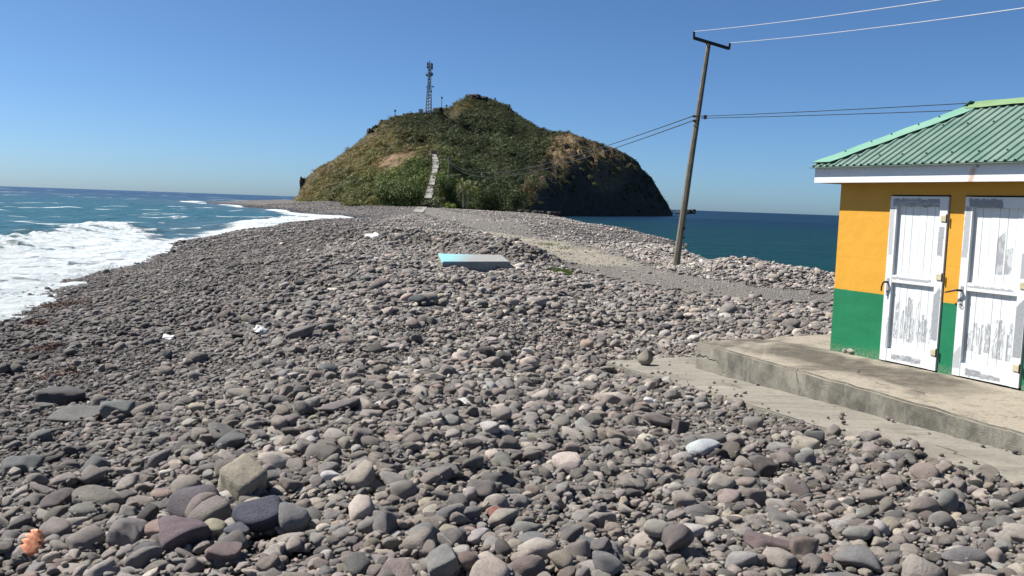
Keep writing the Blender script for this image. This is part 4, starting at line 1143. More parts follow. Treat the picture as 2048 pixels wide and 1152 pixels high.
PALETTE = np.array([(.205,.185,.178),(.175,.165,.165),(.235,.205,.190),(.150,.148,.152),(.260,.235,.212),(.205,.170,.160),(.120,.118,.122),(.310,.285,.260),(.175,.182,.180),(.235,.175,.155),(.40,.375,.345),(.270,.235,.185)])
PPROB = np.array([.22, .17, .18, .09, .11, .08, .05, .035, .04, .02, .006, .03]); PPROB /= PPROB.sum()
PALETTE = PALETTE * .68 + PALETTE.mean(1, keepdims=True) * .32
PALETTE *= np.array([1.50, 1.47, 1.36]); PALETTE = np.minimum(PALETTE, [.40, .385, .36])
PNAME = ['warm grey', 'mid grey', 'brownish grey', 'dark grey', 'pale brown', 'mauve brown', 'charcoal grey', 'light grey', 'greenish grey', 'reddish brown', 'whitish', 'tan']
def stone_colors(n, x, y, z):
    k = RNG.choice(len(PALETTE), n, p=PPROB)
    c = PALETTE[k] * np.exp(RNG.normal(0, .29, (n, 1))) * np.exp(RNG.normal(0, .014, (n, 3)))
    big = fbm(x * .4, y * .4, 3, 801)
    c *= (.85 + .4 * big)[:, None]
    wetf = sstep(.95, .2, z)
    # damp low stones; dark fine left shingle, its backlit shade also in the colour
    dark = np.maximum(wetf, sstep(-1.0, -6.5, x + (y - 10) * .12) * .72)
    c = c * (1 - .52 * dark[:, None]) * (1 - np.array([.0, .0, -.04]) * dark[:, None])
    c = c * (1 + .16 * sstep(3, 8, x) * sstep(22, 30, y))[:, None]          # paler stones on the lee berm, their sunny brightness put into the colour
    return np.clip(c, .01, .75), k
class Bed:
    """height map of the shingle; stones are dropped on it one after another and come to rest on what is there"""
    def __init__(s, x0, x1, y0, y1, res):
        s.x0, s.y0, s.res = x0, y0, res; s.nx, s.ny = int((x1 - x0) / res), int((y1 - y0) / res)
        X, Y = np.meshgrid(x0 + (np.arange(s.nx) + .5) * res, y0 + (np.arange(s.ny) + .5) * res)
        s.H = terrain(X, Y) - bed_depth(X, Y)
        sl = in_poly(X, Y, SLAB); pf = in_poly(X, Y, PLAT); bf = in_poly(X, Y, BLUE)
        s.block = sl | pf | bf
        s.H = np.where(sl, slab_z(X, Y), s.H); s.H = np.where(pf, ZP, s.H); s.H = np.where(bf, 1.76, s.H)
        s.ID = np.full(s.H.shape, -1, np.int32); s.X, s.Y = X, Y
    def drop(s, i, x, y, a, b, c, yaw, sink, force=False, level=None):
        res = s.res; fx, fy = (x - s.x0) / res, (y - s.y0) / res
        ix, iy = int(fx), int(fy); m = int(a / res) + 2
        if ix < m or iy < m or ix >= s.nx - m or iy >= s.ny - m: return None
        if not force:
            e = max(1, int(.75 * a / res)); H = s.H
            for _ in range(5):                       # roll down into a hollow
                if ix < m + e or iy < m + e or ix >= s.nx - m - e or iy >= s.ny - m - e: return None
                h0 = H[iy, ix] - .10 * a; best = None
                for jx, jy in ((e, 0), (-e, 0), (0, e), (0, -e)):
                    hv = H[iy + jy, ix + jx]
                    if hv < h0: h0 = hv; best = (jx, jy)
                if best is None: break
                ix += best[0]; iy += best[1]; x += best[0] * res; y += best[1] * res
            if s.block[iy, ix] or ix < m or iy < m or ix >= s.nx - m or iy >= s.ny - m: return None
        H = s.H; e = max(1, int(.62 * a / res)); e2 = max(1, int(.62 * b / res))
        h0, hl, hr_, hd, hu = H[iy, ix], H[iy, ix - e], H[iy, ix + e], H[iy - e, ix], H[iy + e, ix]
        gx_ = (hr_ - hl) / (2 * e * res); gy_ = (hu - hd) / (2 * e * res)
        g = math.hypot(gx_, gy_)
        if g > .55: gx_ *= .55 / g; gy_ *= .55 / g
        base = .30 * h0 + .70 * .25 * (hl + hr_ + hd + hu)
        if level is not None: base = min(base, level)
        zc = base + c * sink
        sy, sx = slice(iy - m, iy + m + 1), slice(ix - m, ix + m + 1)
        dx = s.X[sy, sx] - x; dy = s.Y[sy, sx] - y
        ca, sa = math.cos(yaw), math.sin(yaw)
        q = 1 - ((dx * ca + dy * sa) / a) ** 2 - ((-dx * sa + dy * ca) / b) ** 2
        top = np.where(q > 0, zc + gx_ * dx + gy_ * dy + c * np.sqrt(np.maximum(q, 0)), -9)
        cur = H[sy, sx]; w_ = top > cur
        cur[w_] = top[w_]; s.ID[sy, sx][w_] = i
        return zc, gx_, gy_, x, y
def euler_from(yaw, gx_, gy_, jitter):
    n = len(yaw)
    nz = np.stack([-gx_ + RNG.normal(0, 1, n) * jitter, -gy_ + RNG.normal(0, 1, n) * jitter, np.ones(n)], -1); nz /= np.linalg.norm(nz, axis=1)[:, None]
    fx = np.stack([np.cos(yaw), np.sin(yaw), np.zeros(n)], -1); fx -= nz * (fx * nz).sum(1)[:, None]; fx /= np.linalg.norm(fx, axis=1)[:, None]
    fy = np.cross(nz, fx)
    ry = np.arcsin(np.clip(-fx[:, 2], -1, 1)); rx = np.arctan2(fy[:, 2], nz[:, 2]); rz = np.arctan2(fx[:, 1], fx[:, 0])
    return np.stack([rx, ry, rz], -1)

# distinct stones of the photograph: px, py, width, height (photo pixels), colour, label, shape (0 round, 1 blocky), where
HERO = [
 (385,1002,100,70,(.115,.105,.115),'dark purplish oval boulder left of the tan block in the stone pile',0),
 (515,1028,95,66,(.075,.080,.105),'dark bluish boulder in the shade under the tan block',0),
 (582,1025,66,56,(.20,.20,.20),'grey boulder at the right end of the stone pile',0),
 (366,1060,88,56,(.165,.130,.140),'mauve oval boulder at the front of the stone pile',0),
 (428,1042,48,44,(.36,.34,.25),'pale yellowish oblong stone between the mauve boulder and the dark one',0),
 (440,1008,34,34,(.20,.175,.13),'small brown round stone wedged under the tan block',0),
 (480,966,90,86,(.30,.275,.215),'large tan angular block perched on top of the stone pile',1),
 (474,1052,46,28,(.115,.12,.14),'small slate-blue stone below the dark bluish boulder',0),
 (462,876,62,42,(.125,.130,.130),'smooth dark grey wedge-shaped boulder above the stone pile',0),
 (190,998,84,46,(.200,.190,.165),'olive-grey egg-shaped boulder left of the stone pile',0),
 (113,990,72,32,(.125,.105,.105),'dark brown oval boulder behind the olive-grey egg-shaped one',0),
 (115,1018,64,36,(.155,.145,.125),'brown oval boulder beside the olive-grey egg-shaped one',0),
 (312,1046,50,30,(.33,.245,.215),'pinkish stone left of the mauve boulder',1),
 (252,1056,58,48,(.205,.19,.185),'angular grey stone left of the pinkish one',1),
 (294,1085,50,36,(.15,.15,.155),'dark grey stone below the mauve boulder on its left',0),
 (443,1092,72,36,(.185,.145,.140),'brownish mauve stone below the pale yellowish one',0),
 (683,800,82,32,(.185,.165,.16),'long smooth mauve-grey boulder in the middle distance of the shingle',0),
 (655,737,38,34,(.15,.16,.16),'round dark grey stone up-slope of the long mauve-grey boulder',0),
 (478,780,52,24,(.26,.235,.205),'flat tan stone above the dark grey wedge-shaped boulder',0),
 (228,814,56,36,(.155,.17,.16),'greenish angular stone near the dark slab on the left',1),
 (122,786,78,34,(.085,.08,.082),'long dark slab of rock on the left of the shingle',1),
 (152,818,84,22,(.15,.15,.14),'long flat greenish stone below the dark slab on the left',0),
 (40,918,62,34,(.135,.145,.145),'grey-green slanting stone near the left edge of the picture',1),
 (186,922,44,38,(.165,.17,.17),'blue-grey round stone up-slope of the dark brown oval boulder',0),
 (1290,725,34,32,(.27,.245,.205),'teardrop-shaped stone standing upright on the concrete walkway',0),
 (1690,705,10,9,(.45,.42,.36),'smaller of the two pale stones against the green wall',0),
 (1704,707,19,13,(.40,.39,.33),'larger of the two pale stones against the green wall',0),
 (838,594,42,26,(.075,.085,.090),'lone dark grey boulder on the shingle below the turquoise slab',0),
 (995,1006,36,26,(.235,.095,.075),'brick-red stone in the centre of the foreground',0),
 (768,1036,54,54,(.185,.175,.175),'upright grey oval stone left of the brick-red one',0),
 (845,1050,58,34,(.215,.225,.225),'pale blue-grey oval stone below the brick-red one',0),
 (938,1012,54,36,(.17,.165,.165),'grey oval stone touching the brick-red one',0),
 (893,1020,50,34,(.175,.17,.17),'grey oblong stone between the upright oval and the brick-red one',0),
 (885,1124,60,60,(.225,.225,.215),'pale wedge-shaped stone at the bottom edge of the picture',1),
 (937,1118,44,52,(.20,.155,.135),'brown upright stone beside the pale wedge at the bottom edge',0),
 (1044,1112,86,50,(.195,.160,.145),'big brown boulder at the bottom centre of the picture',0),
 (1062,1054,76,32,(.195,.20,.20),'long blue-grey stone right of the brick-red one',0),
 (1146,1046,46,34,(.17,.16,.16),'dark grey stone right of the long blue-grey one',0),
 (1182,1060,42,28,(.16,.175,.175),'slate-grey stone below the dark grey one right of centre',0),
 (1160,1086,54,40,(.225,.20,.18),'tan-grey rounded stone at the lower right of centre',0),
 (1312,1068,48,40,(.33,.32,.28),'pale cream stone leaning on a big brown one',0),
 (1358,1078,62,54,(.165,.145,.14),'big brown stone beside the pale cream one',0),
 (1212,1118,60,44,(.20,.20,.195),'grey boulder at the bottom edge right of the big brown boulder',0),
 (1540,1090,88,36,(.150,.115,.115),'flat reddish-grey slab with a straight edge at the lower right',1),
 (1608,1108,52,44,(.185,.155,.135),'brown angular stone beside the flat reddish-grey slab',1),
 (1484,1110,62,36,(.285,.28,.27),'pale grey flat stone left of the flat reddish-grey slab',0),
 (1716,1108,76,44,(.20,.20,.20),'long grey stone right of the brown angular one at the lower right',0),
 (1934,1098,74,40,(.185,.18,.185),'big grey oblong stone near the bottom right corner',0),
 (1408,886,64,36,(.46,.50,.52),'bluish white rounded lump among the stones by the walkway',0),
 (1432,866,58,28,(.185,.175,.165),'brown-grey boulder just behind the bluish white lump',0),
 (1630,862,36,30,(.11,.115,.115),'dark pointed rock sitting on the edge of the walkway',1),
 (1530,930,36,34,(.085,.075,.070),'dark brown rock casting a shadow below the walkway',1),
 (1612,904,40,30,(.23,.23,.225),'pale grey round stone below the dark pointed rock',0),
 (1578,896,46,30,(.165,.14,.14),'mauve stone left of the pale grey round one',0),
 (1315,835,62,30,(.19,.17,.16),'flat brownish boulder by the left corner of the walkway',0),
 (1362,845,28,28,(.13,.12,.115),'small dark angular rock right of the flat brownish boulder',1),
 (1955,955,26,22,(.07,.075,.065),'dark round stone at the foot of the walkway near the right edge',0),
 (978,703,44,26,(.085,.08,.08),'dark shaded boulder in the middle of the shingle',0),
 (602,660,52,30,(.19,.175,.165),'rounded brown-grey boulder beside the white scrap',0),
 (790,685,34,16,(.36,.335,.315),'pale flat stone right of the white scrap on the shingle',0),
 (1478,614,30,18,(.19,.18,.17),'lone boulder on the far side of the grey track',0),
]
NB = Bed(-9.2, 8.2, 2.5, 15.5, .0135)
area = 17.4 * 13.0
n0 = 104000
x = RNG.uniform(-9.1, 8.1, n0); y = RNG.uniform(2.6, 15.4, n0)
ok = (np.abs(np.arctan2(x, y)) < .66 + .25 / y) & (terrain(x, y) > .05)
x, y = x[ok], y[ok]; n1 = len(x)
patch = fbm(x * .55, y * .55, 3, 811)                  # patches of finer and coarser shingle
fine_ = np.clip(sstep(-.6, -4.5, x + (y - 8) * .15) * .8 * sstep(5.0, 8.5, y) + sstep(.56, .70, patch) * .8 + sstep(8, 12, y) * .2, 0, 1)
a = np.exp(RNG.normal(math.log(.0275), .47, n1)) * (1 - .40 * fine_)
bigp = RNG.uniform(0, 1, n1) < .007 * (1 - .7 * fine_)
a[bigp] = RNG.uniform(.075, .115, bigp.sum())
a = np.clip(a, .011, .115)
b = a * RNG.uniform(.62, .95, n1); c = np.minimum(b, a * RNG.uniform(.46, .80, n1))
yaw = RNG.normal(.15, .75, n1)
order = np.argsort(RNG.uniform(0, 1, n1) + np.clip(a / .10, 0, 1.3) * .30)
jit = RNG.uniform(-.10, .12, n1)
st = np.zeros((n1, 3)); placed = np.zeros(n1, bool)
heroes = []
def place_heroes():
    hero_mesh = {}
    for j, (px, py, wpx, hpx, col, label, shp) in enumerate(HERO):
        far_ = py < 620
        P = EYE + ray(px, py + hpx * .25) * 5
        d = ray(px, py + hpx * .18); tt = np.linspace(2.5, 60, 4000); Q = EYE + d * tt[:, None]
        zz = terrain(Q[:, 0], Q[:, 1]) + .05
        zz = np.where(in_poly(Q[:, 0], Q[:, 1], SLAB), slab_z(Q[:, 0], Q[:, 1]), zz); zz = np.where(in_poly(Q[:, 0], Q[:, 1], PLAT), ZP, zz)
        k = np.nonzero(Q[:, 2] <= zz)[0]
        if not len(k): continue
        P = Q[k[0]]; dist = np.linalg.norm(P - EYE)
        ha = wpx * dist / FPX / 2 * 1.04; hc = hpx * dist / FPX / 2 * .98; hb_ = min(ha, max(hc, ha * .78)); hc = min(hc, ha * 1.05)
        yw = RNG.normal(0, .18)
        level = None
        onslab = bool(in_poly(P[:1], P[1:2], SLAB)[0]) or bool(in_poly(P[:1], P[1:2], PLAT)[0])
        bed = NB if P[1] < 15.0 else MBED
        r_ = bed.drop(200000 + j, P[0], P[1] + hb_ * .25, ha, hb_, hc, yw, .95 if onslab else (.74 if j == 6 else .66), True, None)
        if r_ is None: continue
        zc, gx_, gy_ = r_[:3]
        if not onslab:                    # keep later small stones from burying it
            dx = bed.X - P[0]; dy = bed.Y - P[1] - hb_ * .25
            bed.block |= (dx / ha) ** 2 + (dy / hb_) ** 2 < 1.0
        heroes.append((P[0], P[1] + hb_ * .25, zc, ha, hb_, hc, yw, gx_ * .6, gy_ * .6, col, label, shp, j))
MBED = Bed(-28, 19, 14.6, 50, .042)
half = int(n1 * .84)
for q, i in enumerate(order):
    if q == half: place_heroes()
    r_ = NB.drop(i, x[i], y[i], a[i], b[i], c[i], yaw[i], .58 + jit[i])
    if r_: st[i] = r_[:3]; x[i], y[i] = r_[3:]; placed[i] = True
rot = euler_from(yaw, st[:, 1], st[:, 2], .10)
colr, kind_ = stone_colors(n1, x, y, st[:, 0])
shape = RNG.integers(0, NHI, n1)
shape = np.where(fine_ > .5, np.where(RNG.uniform(0, 1, n1) < .5, NHI + RNG.integers(0, NMID, n1), shape), shape)
# grit that lodges in the hollows of the nearest shingle, and a few pebbles strayed onto the walkway
ng_ = 30000
xg = RNG.uniform(-5.5, 6, ng_); yg = 2.8 + 7.5 * RNG.uniform(0, 1, ng_) ** .8
okg = np.abs(np.arctan2(xg, yg)) < .66; xg, yg = xg[okg], yg[okg]; ng_ = len(xg)
ag = RNG.uniform(.007, .016, ng_); zg = np.zeros(ng_); og = np.zeros(ng_, bool)
for i in range(ng_):
    r_ = NB.drop(90000, xg[i], yg[i], ag[i], ag[i] * .8, ag[i] * .6, 0.0, .6)
    if r_: zg[i] = r_[0]; xg[i], yg[i] = r_[3:]; og[i] = True
xg, yg, zg, ag = xg[og], yg[og], zg[og], ag[og]
ns_ = 70
tsl = RNG.uniform(.1, 7.5, ns_); wsl = RNG.uniform(0, 1, ns_) ** 2.5 * .9 + .03
xs_ = SC_[0] + sdv[0] * tsl + sbv[0] * wsl; ys_ = SC_[1] + sdv[1] * tsl + sbv[1] * wsl
as_ = RNG.uniform(.008, .028, ns_)
xg = np.concatenate([xg, xs_]); yg = np.concatenate([yg, ys_]); zg = np.concatenate([zg, slab_z(xs_, ys_) + as_ * .5]); ag = np.concatenate([ag, as_]); ng_ = len(xg)
colg, _ = stone_colors(ng_, xg, yg, zg)
# which stones are actually seen, and how large
vis = np.bincount(NB.ID[NB.ID >= 0][NB.ID[NB.ID >= 0] < 90000], minlength=n1)[:n1] * NB.res ** 2 / (x * x + y * y)
px_, py_ = proj(np.stack([x, y, st[:, 0]], -1))
vis[(px_ < -20) | (px_ > 2068) | (py_ > 1165) | ~placed] = 0
big = np.argsort(-vis)[:300 - len(heroes)]
single = np.zeros(n1, bool); single[big] = True

# the stones one can pick out: objects of their own
def size_word(w): return 'big' if w > 62 else ('medium-sized' if w > 44 else 'small')
def region(px, py):
    h = 'left' if px < 680 else ('middle' if px < 1366 else 'right')
    v = 'along the bottom of the picture' if py > 1040 else ('in the near shingle' if py > 880 else 'further up the shingle')
    return v, h
SHORT = {0: 'dark purplish boulder', 1: 'dark bluish boulder', 2: 'grey pile-end boulder', 3: 'mauve oval boulder', 4: 'pale yellowish stone', 6: 'tan angular block', 8: 'dark wedge-shaped boulder', 9: 'olive-grey egg boulder', 12: 'pinkish stone', 13: 'angular grey stone', 15: 'brownish mauve stone', 16: 'long mauve-grey boulder', 17: 'round dark grey stone', 18: 'flat tan stone', 19: 'greenish angular stone', 20: 'long dark slab', 22: 'slanting grey-green stone', 24: 'teardrop stone', 28: 'brick-red stone', 29: 'upright grey oval stone', 30: 'pale blue-grey oval', 33: 'pale wedge stone', 34: 'brown upright stone', 35: 'big brown bottom boulder', 36: 'long blue-grey stone', 40: 'pale cream stone', 41: 'big brown stone', 43: 'flat reddish-grey slab', 44: 'brown angular stone', 45: 'pale flat stone', 46: 'long grey stone', 47: 'big grey oblong stone', 48: 'bluish white lump', 50: 'dark pointed rock', 51: 'dark shadowed rock', 52: 'pale round stone', 54: 'flat brownish boulder', 56: 'dark round walkway stone', 57: 'dark shaded boulder', 58: 'brown-grey rounded boulder'}
anchors = [(h_[12],) + tuple(float(v) for v in proj(np.array([h_[0], h_[1], h_[2]]))) for h_ in heroes if h_[12] in SHORT]
def place_words(px, py, k, x_, y_):
    dx, dy = px - x_, py - y_
    hz = 'right' if dx > 0 else 'left'; vt = 'below' if dy > 0 else 'above'
    if abs(dx) > 2.2 * abs(dy): d = hz + ' of'
    elif abs(dy) > 1.4 * abs(dx): d = 'straight ' + vt
    else: d = vt + ' and ' + hz + ' of'
    D = math.hypot(dx, dy)
    far = 'just ' if D < 55 else ('' if D < 120 else ('well ' if D < 220 else 'far '))
    return (far + d).replace('just straight', 'right').replace('well straight', 'well').replace('far straight', 'far') + ' the ' + SHORT[k]
used = set()
for i in big:
    me = HI[shape[i] % NHI]
    o = bpy.data.objects.new('cobble', me); COL.objects.link(o)
    o.location = (x[i], y[i], st[i, 0]); o.rotation_euler = tuple(rot[i]); o.scale = (a[i], b[i], c[i])
    o['col'] = [float(v) for v in colr[i]]
    w_ = 2 * a[i] * FPX / math.hypot(x[i], y[i]); v, h = region(px_[i], py_[i])
    sh = 'long' if b[i] / a[i] < .70 else ('flat' if c[i] / a[i] < .52 else 'rounded')
    near_ = sorted(anchors, key=lambda q: math.hypot(px_[i] - q[1], py_[i] - q[2]))
    for q in near_:
        lab = '%s %s %s cobble %s' % (size_word(w_), sh, PNAME[kind_[i]], place_words(px_[i], py_[i], *q))
        if lab not in used: break
    used.add(lab)
    tag(o, lab, 'stone', 'loose cobbles of the foreground shingle')
hcache = {}
for (hx, hy, hz, ha, hb_, hc, yw, g1, g2, col, label, shp, j) in heroes:
    me = stone_mesh(2000 + j, 4, 1.6 if shp else .0, 7 if shp else 20, 'boulder')
    if j == 24:                                   # the teardrop: narrow towards the top
        co = np.array([v.co for v in me.vertices]); f_ = 1 - .62 * np.clip((co[:, 2] + .25) / 1.25, 0, 1) ** 1.2
        co[:, 0] = co[:, 0] * f_ + .10 * (co[:, 2] > 0) * co[:, 2]; co[:, 1] *= f_
        me.vertices.foreach_set('co', co.astype(np.float32).ravel())
    if j == 6:                                    # the perched block: a broken cube with worn edges
        co = np.array([v.co for v in me.vertices]); n_ = co / np.linalg.norm(co, axis=1)[:, None]
        nr = np.array([[.98, .1, -.1], [-.95, -.2, .15], [.1, .97, .05], [-.10, -.98, -.10], [.12, -.12, .98], [-.1, .1, -.99], [-.7, -.1, .70], [.7, -.1, .68]])
        hh = np.array([.95, .92, .9, .9, .88, .88, 1.15, 1.20]); p_ = 10
        rr = (np.maximum(0, n_ @ (nr / np.linalg.norm(nr, axis=1)[:, None]).T / hh) ** p_).sum(1) ** (-1 / p_)
        rr += (fbm(n_[:, 0] * 3 + 9 + n_[:, 2] * 2, n_[:, 1] * 3 + 4, 4, 730) - .5) * .26
        co = n_ * rr[:, None]; me.vertices.foreach_set('co', co.astype(np.float32).ravel())
    o = bpy.data.objects.new('boulder' if ha > .09 else 'cobble', me); COL.objects.link(o)
    e = euler_from(np.array([yw]), np.array([g1]), np.array([g2]), .02)[0]
    o.location = (hx, hy, hz); o.rotation_euler = tuple(e); o.scale = (ha, hb_, hc)
    if j == 6: o.rotation_euler = (math.radians(7), math.radians(12), math.radians(-30)); o.scale = (ha * .92, hb_ * .9, hc * .92)
    o['col'] = [float(v) * 1.25 for v in col]
    tag(o, label, 'stone')

# middle distance
n0 = 215000
xm = RNG.uniform(-28, 19, n0); ym = 14.8 + (50 - 14.8) * RNG.uniform(0, 1, n0) ** .82
ok = (np.abs(np.arctan2(xm, ym)) < .64); xm, ym = xm[ok], ym[ok]
tzm = terrain(xm, ym); twm = track_w(xm, ym)
leftw = sstep(-2, -9, xm + (ym - 20) * .1)
ok = (tzm > .02) & (RNG.uniform(0, 1, len(xm)) > twm * .80)
xm, ym, twm, leftw = xm[ok], ym[ok], twm[ok], leftw[ok]; n2 = len(xm)
ridge = sstep(2.6, .4, dist_line(xm, ym, RIDGE))
am = np.exp(RNG.normal(math.log(.038), .44, n2)) * (1 - .22 * leftw) * (1 + .55 * ridge) * (1 - .45 * (twm > .4))
bigm = RNG.uniform(0, 1, n2) < .006; am[bigm] *= 2.0
am = np.clip(am, .024, .26); bm_ = am * RNG.uniform(.62, .95, n2); cm = np.minimum(bm_, am * RNG.uniform(.38, .75, n2))
yawm = RNG.normal(.1, .8, n2)
stm = np.zeros((n2, 3)); pm = np.zeros(n2, bool)
om = np.argsort(RNG.uniform(0, 1, n2) + np.clip(am / .12, 0, 1.3) * .25)
for i in om:
    r_ = MBED.drop(i, xm[i], ym[i], am[i], bm_[i], cm[i], yawm[i], .60)
    if r_: stm[i] = r_[:3]; xm[i], ym[i] = r_[3:]; pm[i] = True
rotm = euler_from(yawm, stm[:, 1], stm[:, 2], .24); colm, _ = stone_colors(n2, xm, ym, stm[:, 0])
colm *= (1 - .34 * ridge)[:, None]
# far isthmus
n0 = 125000
rf_ = 49 * np.exp(RNG.uniform(0, 1, n0) ** .8 * math.log(300 / 49)); tf = RNG.uniform(-.50, .30, n0)
xf, yf = np.sin(tf) * rf_, np.cos(tf) * rf_; zf = terrain(xf, yf)
ok = (zf > .02) & (RNG.uniform(0, 1, n0) > track_w(xf, yf) * .85) & (yf > 49.5)
xf, yf, zf, rf_ = xf[ok], yf[ok], zf[ok], rf_[ok]; n3 = len(xf)
af = np.exp(RNG.normal(math.log(.055), .38, n3)) * (1 + (rf_ - 50) / 260)
cf = af * RNG.uniform(.4, .75, n3); rotf = np.stack([RNG.normal(0, .2, n3), RNG.normal(0, .2, n3), RNG.uniform(0, 6.28, n3)], -1)
colf, _ = stone_colors(n3, xf, yf, zf)
keep = placed & ~single
POS = np.concatenate([np.stack([x, y, st[:, 0]], -1)[keep], np.stack([xm, ym, stm[:, 0]], -1)[pm], np.stack([xf, yf, zf + cf * .3], -1), np.stack([xg, yg, zg], -1)])
ROT = np.concatenate([rot[keep], rotm[pm], rotf, RNG.uniform(-.5, .5, (ng_, 3)) + np.stack([np.zeros(ng_), np.zeros(ng_), RNG.uniform(0, 6.28, ng_)], -1)])
SCL = np.concatenate([np.stack([a, b, c], -1)[keep], np.stack([am, bm_, cm], -1)[pm], np.stack([af, af * .8, cf], -1), np.stack([ag, ag * .8, ag * .6], -1)])
IDX = np.concatenate([shape[keep], np.where(ym[pm] < 24, NHI + RNG.integers(0, NMID, pm.sum()), NHI + NMID + RNG.integers(0, NLO, pm.sum())), NHI + NMID + RNG.integers(0, NLO, n3), NHI + RNG.integers(0, NMID, ng_)])
CLR = np.concatenate([colr[keep], colm[pm], colf, colg])
sh_ = instances('beach_shingle', STONE_COL, POS, ROT, SCL, IDX, CLR, M_STONE)
tag(sh_, 'countless grey and brown rounded stones covering the beach', 'shingle', kind='stuff')
print('RISE', float((NB.H - terrain(NB.X, NB.Y))[~NB.block][::7].mean()), float((MBED.H - terrain(MBED.X, MBED.Y))[~MBED.block][::7].mean()))
print('STONES', keep.sum(), pm.sum(), n3)
# ------------------------------------------------------------------ single shrubs and palms at the foot of the headland
M_BARK = plain('bark', (.17, .14, .11), .9, .3, 3.0)
def crown_mesh(rg, w_, d_, h_, n, leaf, lobes):
    V = []; Fc = []
    cen = rg.uniform(-1, 1, (lobes, 3)) * [.62, .62, .5]; cen[:, 2] = np.abs(cen[:, 2]) + .12
    rad = rg.uniform(.30, .48, lobes)
    for i in range(n):
        k = rg.integers(lobes); d = rg.normal(0, 1, 3); d /= np.linalg.norm(d)
        p = (cen[k] + d * rad[k] * rg.uniform(.6, 1.08)) * [w_ / 2, d_ / 2, h_]
        if p[2] < .1: p[2] = abs(p[2]) * .5 + .05
        nrm = d + rg.normal(0, .6, 3); nrm /= np.linalg.norm(nrm)
        a = np.cross(nrm, rg.normal(0, 1, 3)); a /= np.linalg.norm(a); b_ = np.cross(nrm, a); s = leaf * rg.uniform(.6, 1.4)
        q = [p - a * s, p - b_ * s * .55, p + a * s, p + b_ * s * .55]
        k0 = len(V); V += [tuple(v) for v in q]; Fc.append((k0, k0 + 1, k0 + 2, k0 + 3))
    me = bpy.data.meshes.new('crown'); me.from_pydata(V, [], Fc); me.update(); return me
def shrub(name, px, py, wpx, hpx, col, label, y=None, n=2600, leaf=.20, lobes=9, cat='shrub'):
    b = on_hill(px, py) if y is None else aty(px, py, y)
    s = np.linalg.norm(b - EYE) / FPX; rg = np.random.default_rng(int(px * 7 + py))
    o = empty(name, tuple(b - [0, 0, .3])); tag(o, label, cat)
    W_, Hh = wpx * s, hpx * s
    link('crown', crown_mesh(rg, W_, min(W_, 6), Hh, n, leaf, lobes), o, leaf_material(name + '_leaf', col=col))
    st_ = MB()
    for k in range(4):
        q = rg.normal(0, .18, 2) * W_
        st_.tube([(q[0] * .2, q[1] * .2, -.4), (q[0] * .6, q[1] * .5, Hh * .35), (q[0], q[1], Hh * .7)], [.13, .09, .04], 6)
    st_.build('trunk', M_BARK, o)
yb = 206.0
shrub('round_shrub', 800, 411, 110, 52, (.070, .098, .032), 'broad round green shrub left of the foot of the steps', y=207, n=5200, lobes=14)
shrub('dark_shrub', 826, 404, 34, 36, (.028, .045, .018), 'dark shaded shrub crowding the left side of the steps', y=211, n=1800)
shrub('leafy_shrub', 894, 404, 44, 56, (.060, .078, .028), 'olive shrub between the steps and the wooden pole', y=212, n=2600)
shrub('bright_shrub', 903, 419, 26, 17, (.15, .20, .03), 'small bright yellow-green bush at the foot of the wooden pole', y=204, n=700, leaf=.14, lobes=5)
shrub('spreading_shrub', 975, 421, 92, 66, (.045, .062, .024), 'large dark spreading shrub behind the two thin palm trunks', y=214, n=4200, lobes=14)
shrub('grey_shrub', 905, 350, 46, 44, (.085, .098, .040), 'pale olive shrub near the top of the steps, right side', n=1900)
shrub('dry_shrub', 1052, 400, 46, 56, (.115, .085, .040), 'dry brown shrub against the dark foot of the cliff', n=1900)
shrub('slope_shrub', 1020, 420, 50, 50, (.050, .068, .026), 'dark green shrub at the right foot of the headland above the rubble', y=222, n=2200)
def palm(px, py, hpx, lean, label, seed, nf=15):
    rg = np.random.default_rng(seed)
    b = aty(px, py, 203.0); s = np.linalg.norm(b - EYE) / FPX; H2 = hpx * s
    o = empty('palm_tree', tuple(b - [0, 0, .2])); tag(o, label, 'palm tree', 'palms by the steps')
    MB().tube([(lean * H2 * (t_ ** 1.5), 0, H2 * t_) for t_ in (0, .25, .5, .75, 1)], [.17, .13, .12, .11, .10], 8).build('trunk', M_BARK, o)
    m_ = leaf_material('palm_leaf', col=(.095, .110, .030)); base = Vector((lean * H2, 0, H2))
    for k in range(nf):
        az = k / nf * 6.283 + rg.uniform(-.2, .2); el = rg.uniform(-.1, 1.0); L = rg.uniform(2.6, 3.8); V = []; Fc = []
        pr = []
        for i in range(9):
            t_ = i / 8; r_ = L * t_ * math.cos(el) * (1 - .15 * t_); z_ = L * t_ * math.sin(el) - 1.5 * t_ * t_ * (1.2 if el < .5 else .9) * L / 3
            pr.append(Vector((r_ * math.cos(az), r_ * math.sin(az), z_)))
        sd = Vector((-math.sin(az), math.cos(az), 0))
        for i in range(8):
            for sgn in (-1, 1):
                for hh in (0, .5):
                    p = pr[i].lerp(pr[i + 1], hh); d = (pr[i + 1] - pr[i]).normalized()
                    ll = .85 * math.sin(math.pi * min(.95, (i + hh) / 8 * .85 + .12)); e = p + sd * sgn * ll * .8 + d * ll * .5 - Vector((0, 0, ll * .45))
                    k0 = len(V); V += [tuple(p - d * .05), tuple(p + d * .05), tuple(e)]; Fc.append((k0, k0 + 1, k0 + 2))
        fr = MB(); fr.add(V, Fc); fr.tube([tuple(p) for p in pr], [.04] * 5 + [.02] * 4, 4)
        f_ = fr.build('frond', m_, o); f_.location = base
palm(927, 413, 47, -.06, 'palm with the left-hand of the two thin trunks beside the steps', 5)
palm(934, 414, 42, .16, 'palm with the right-hand leaning trunk beside the steps', 6, 13)

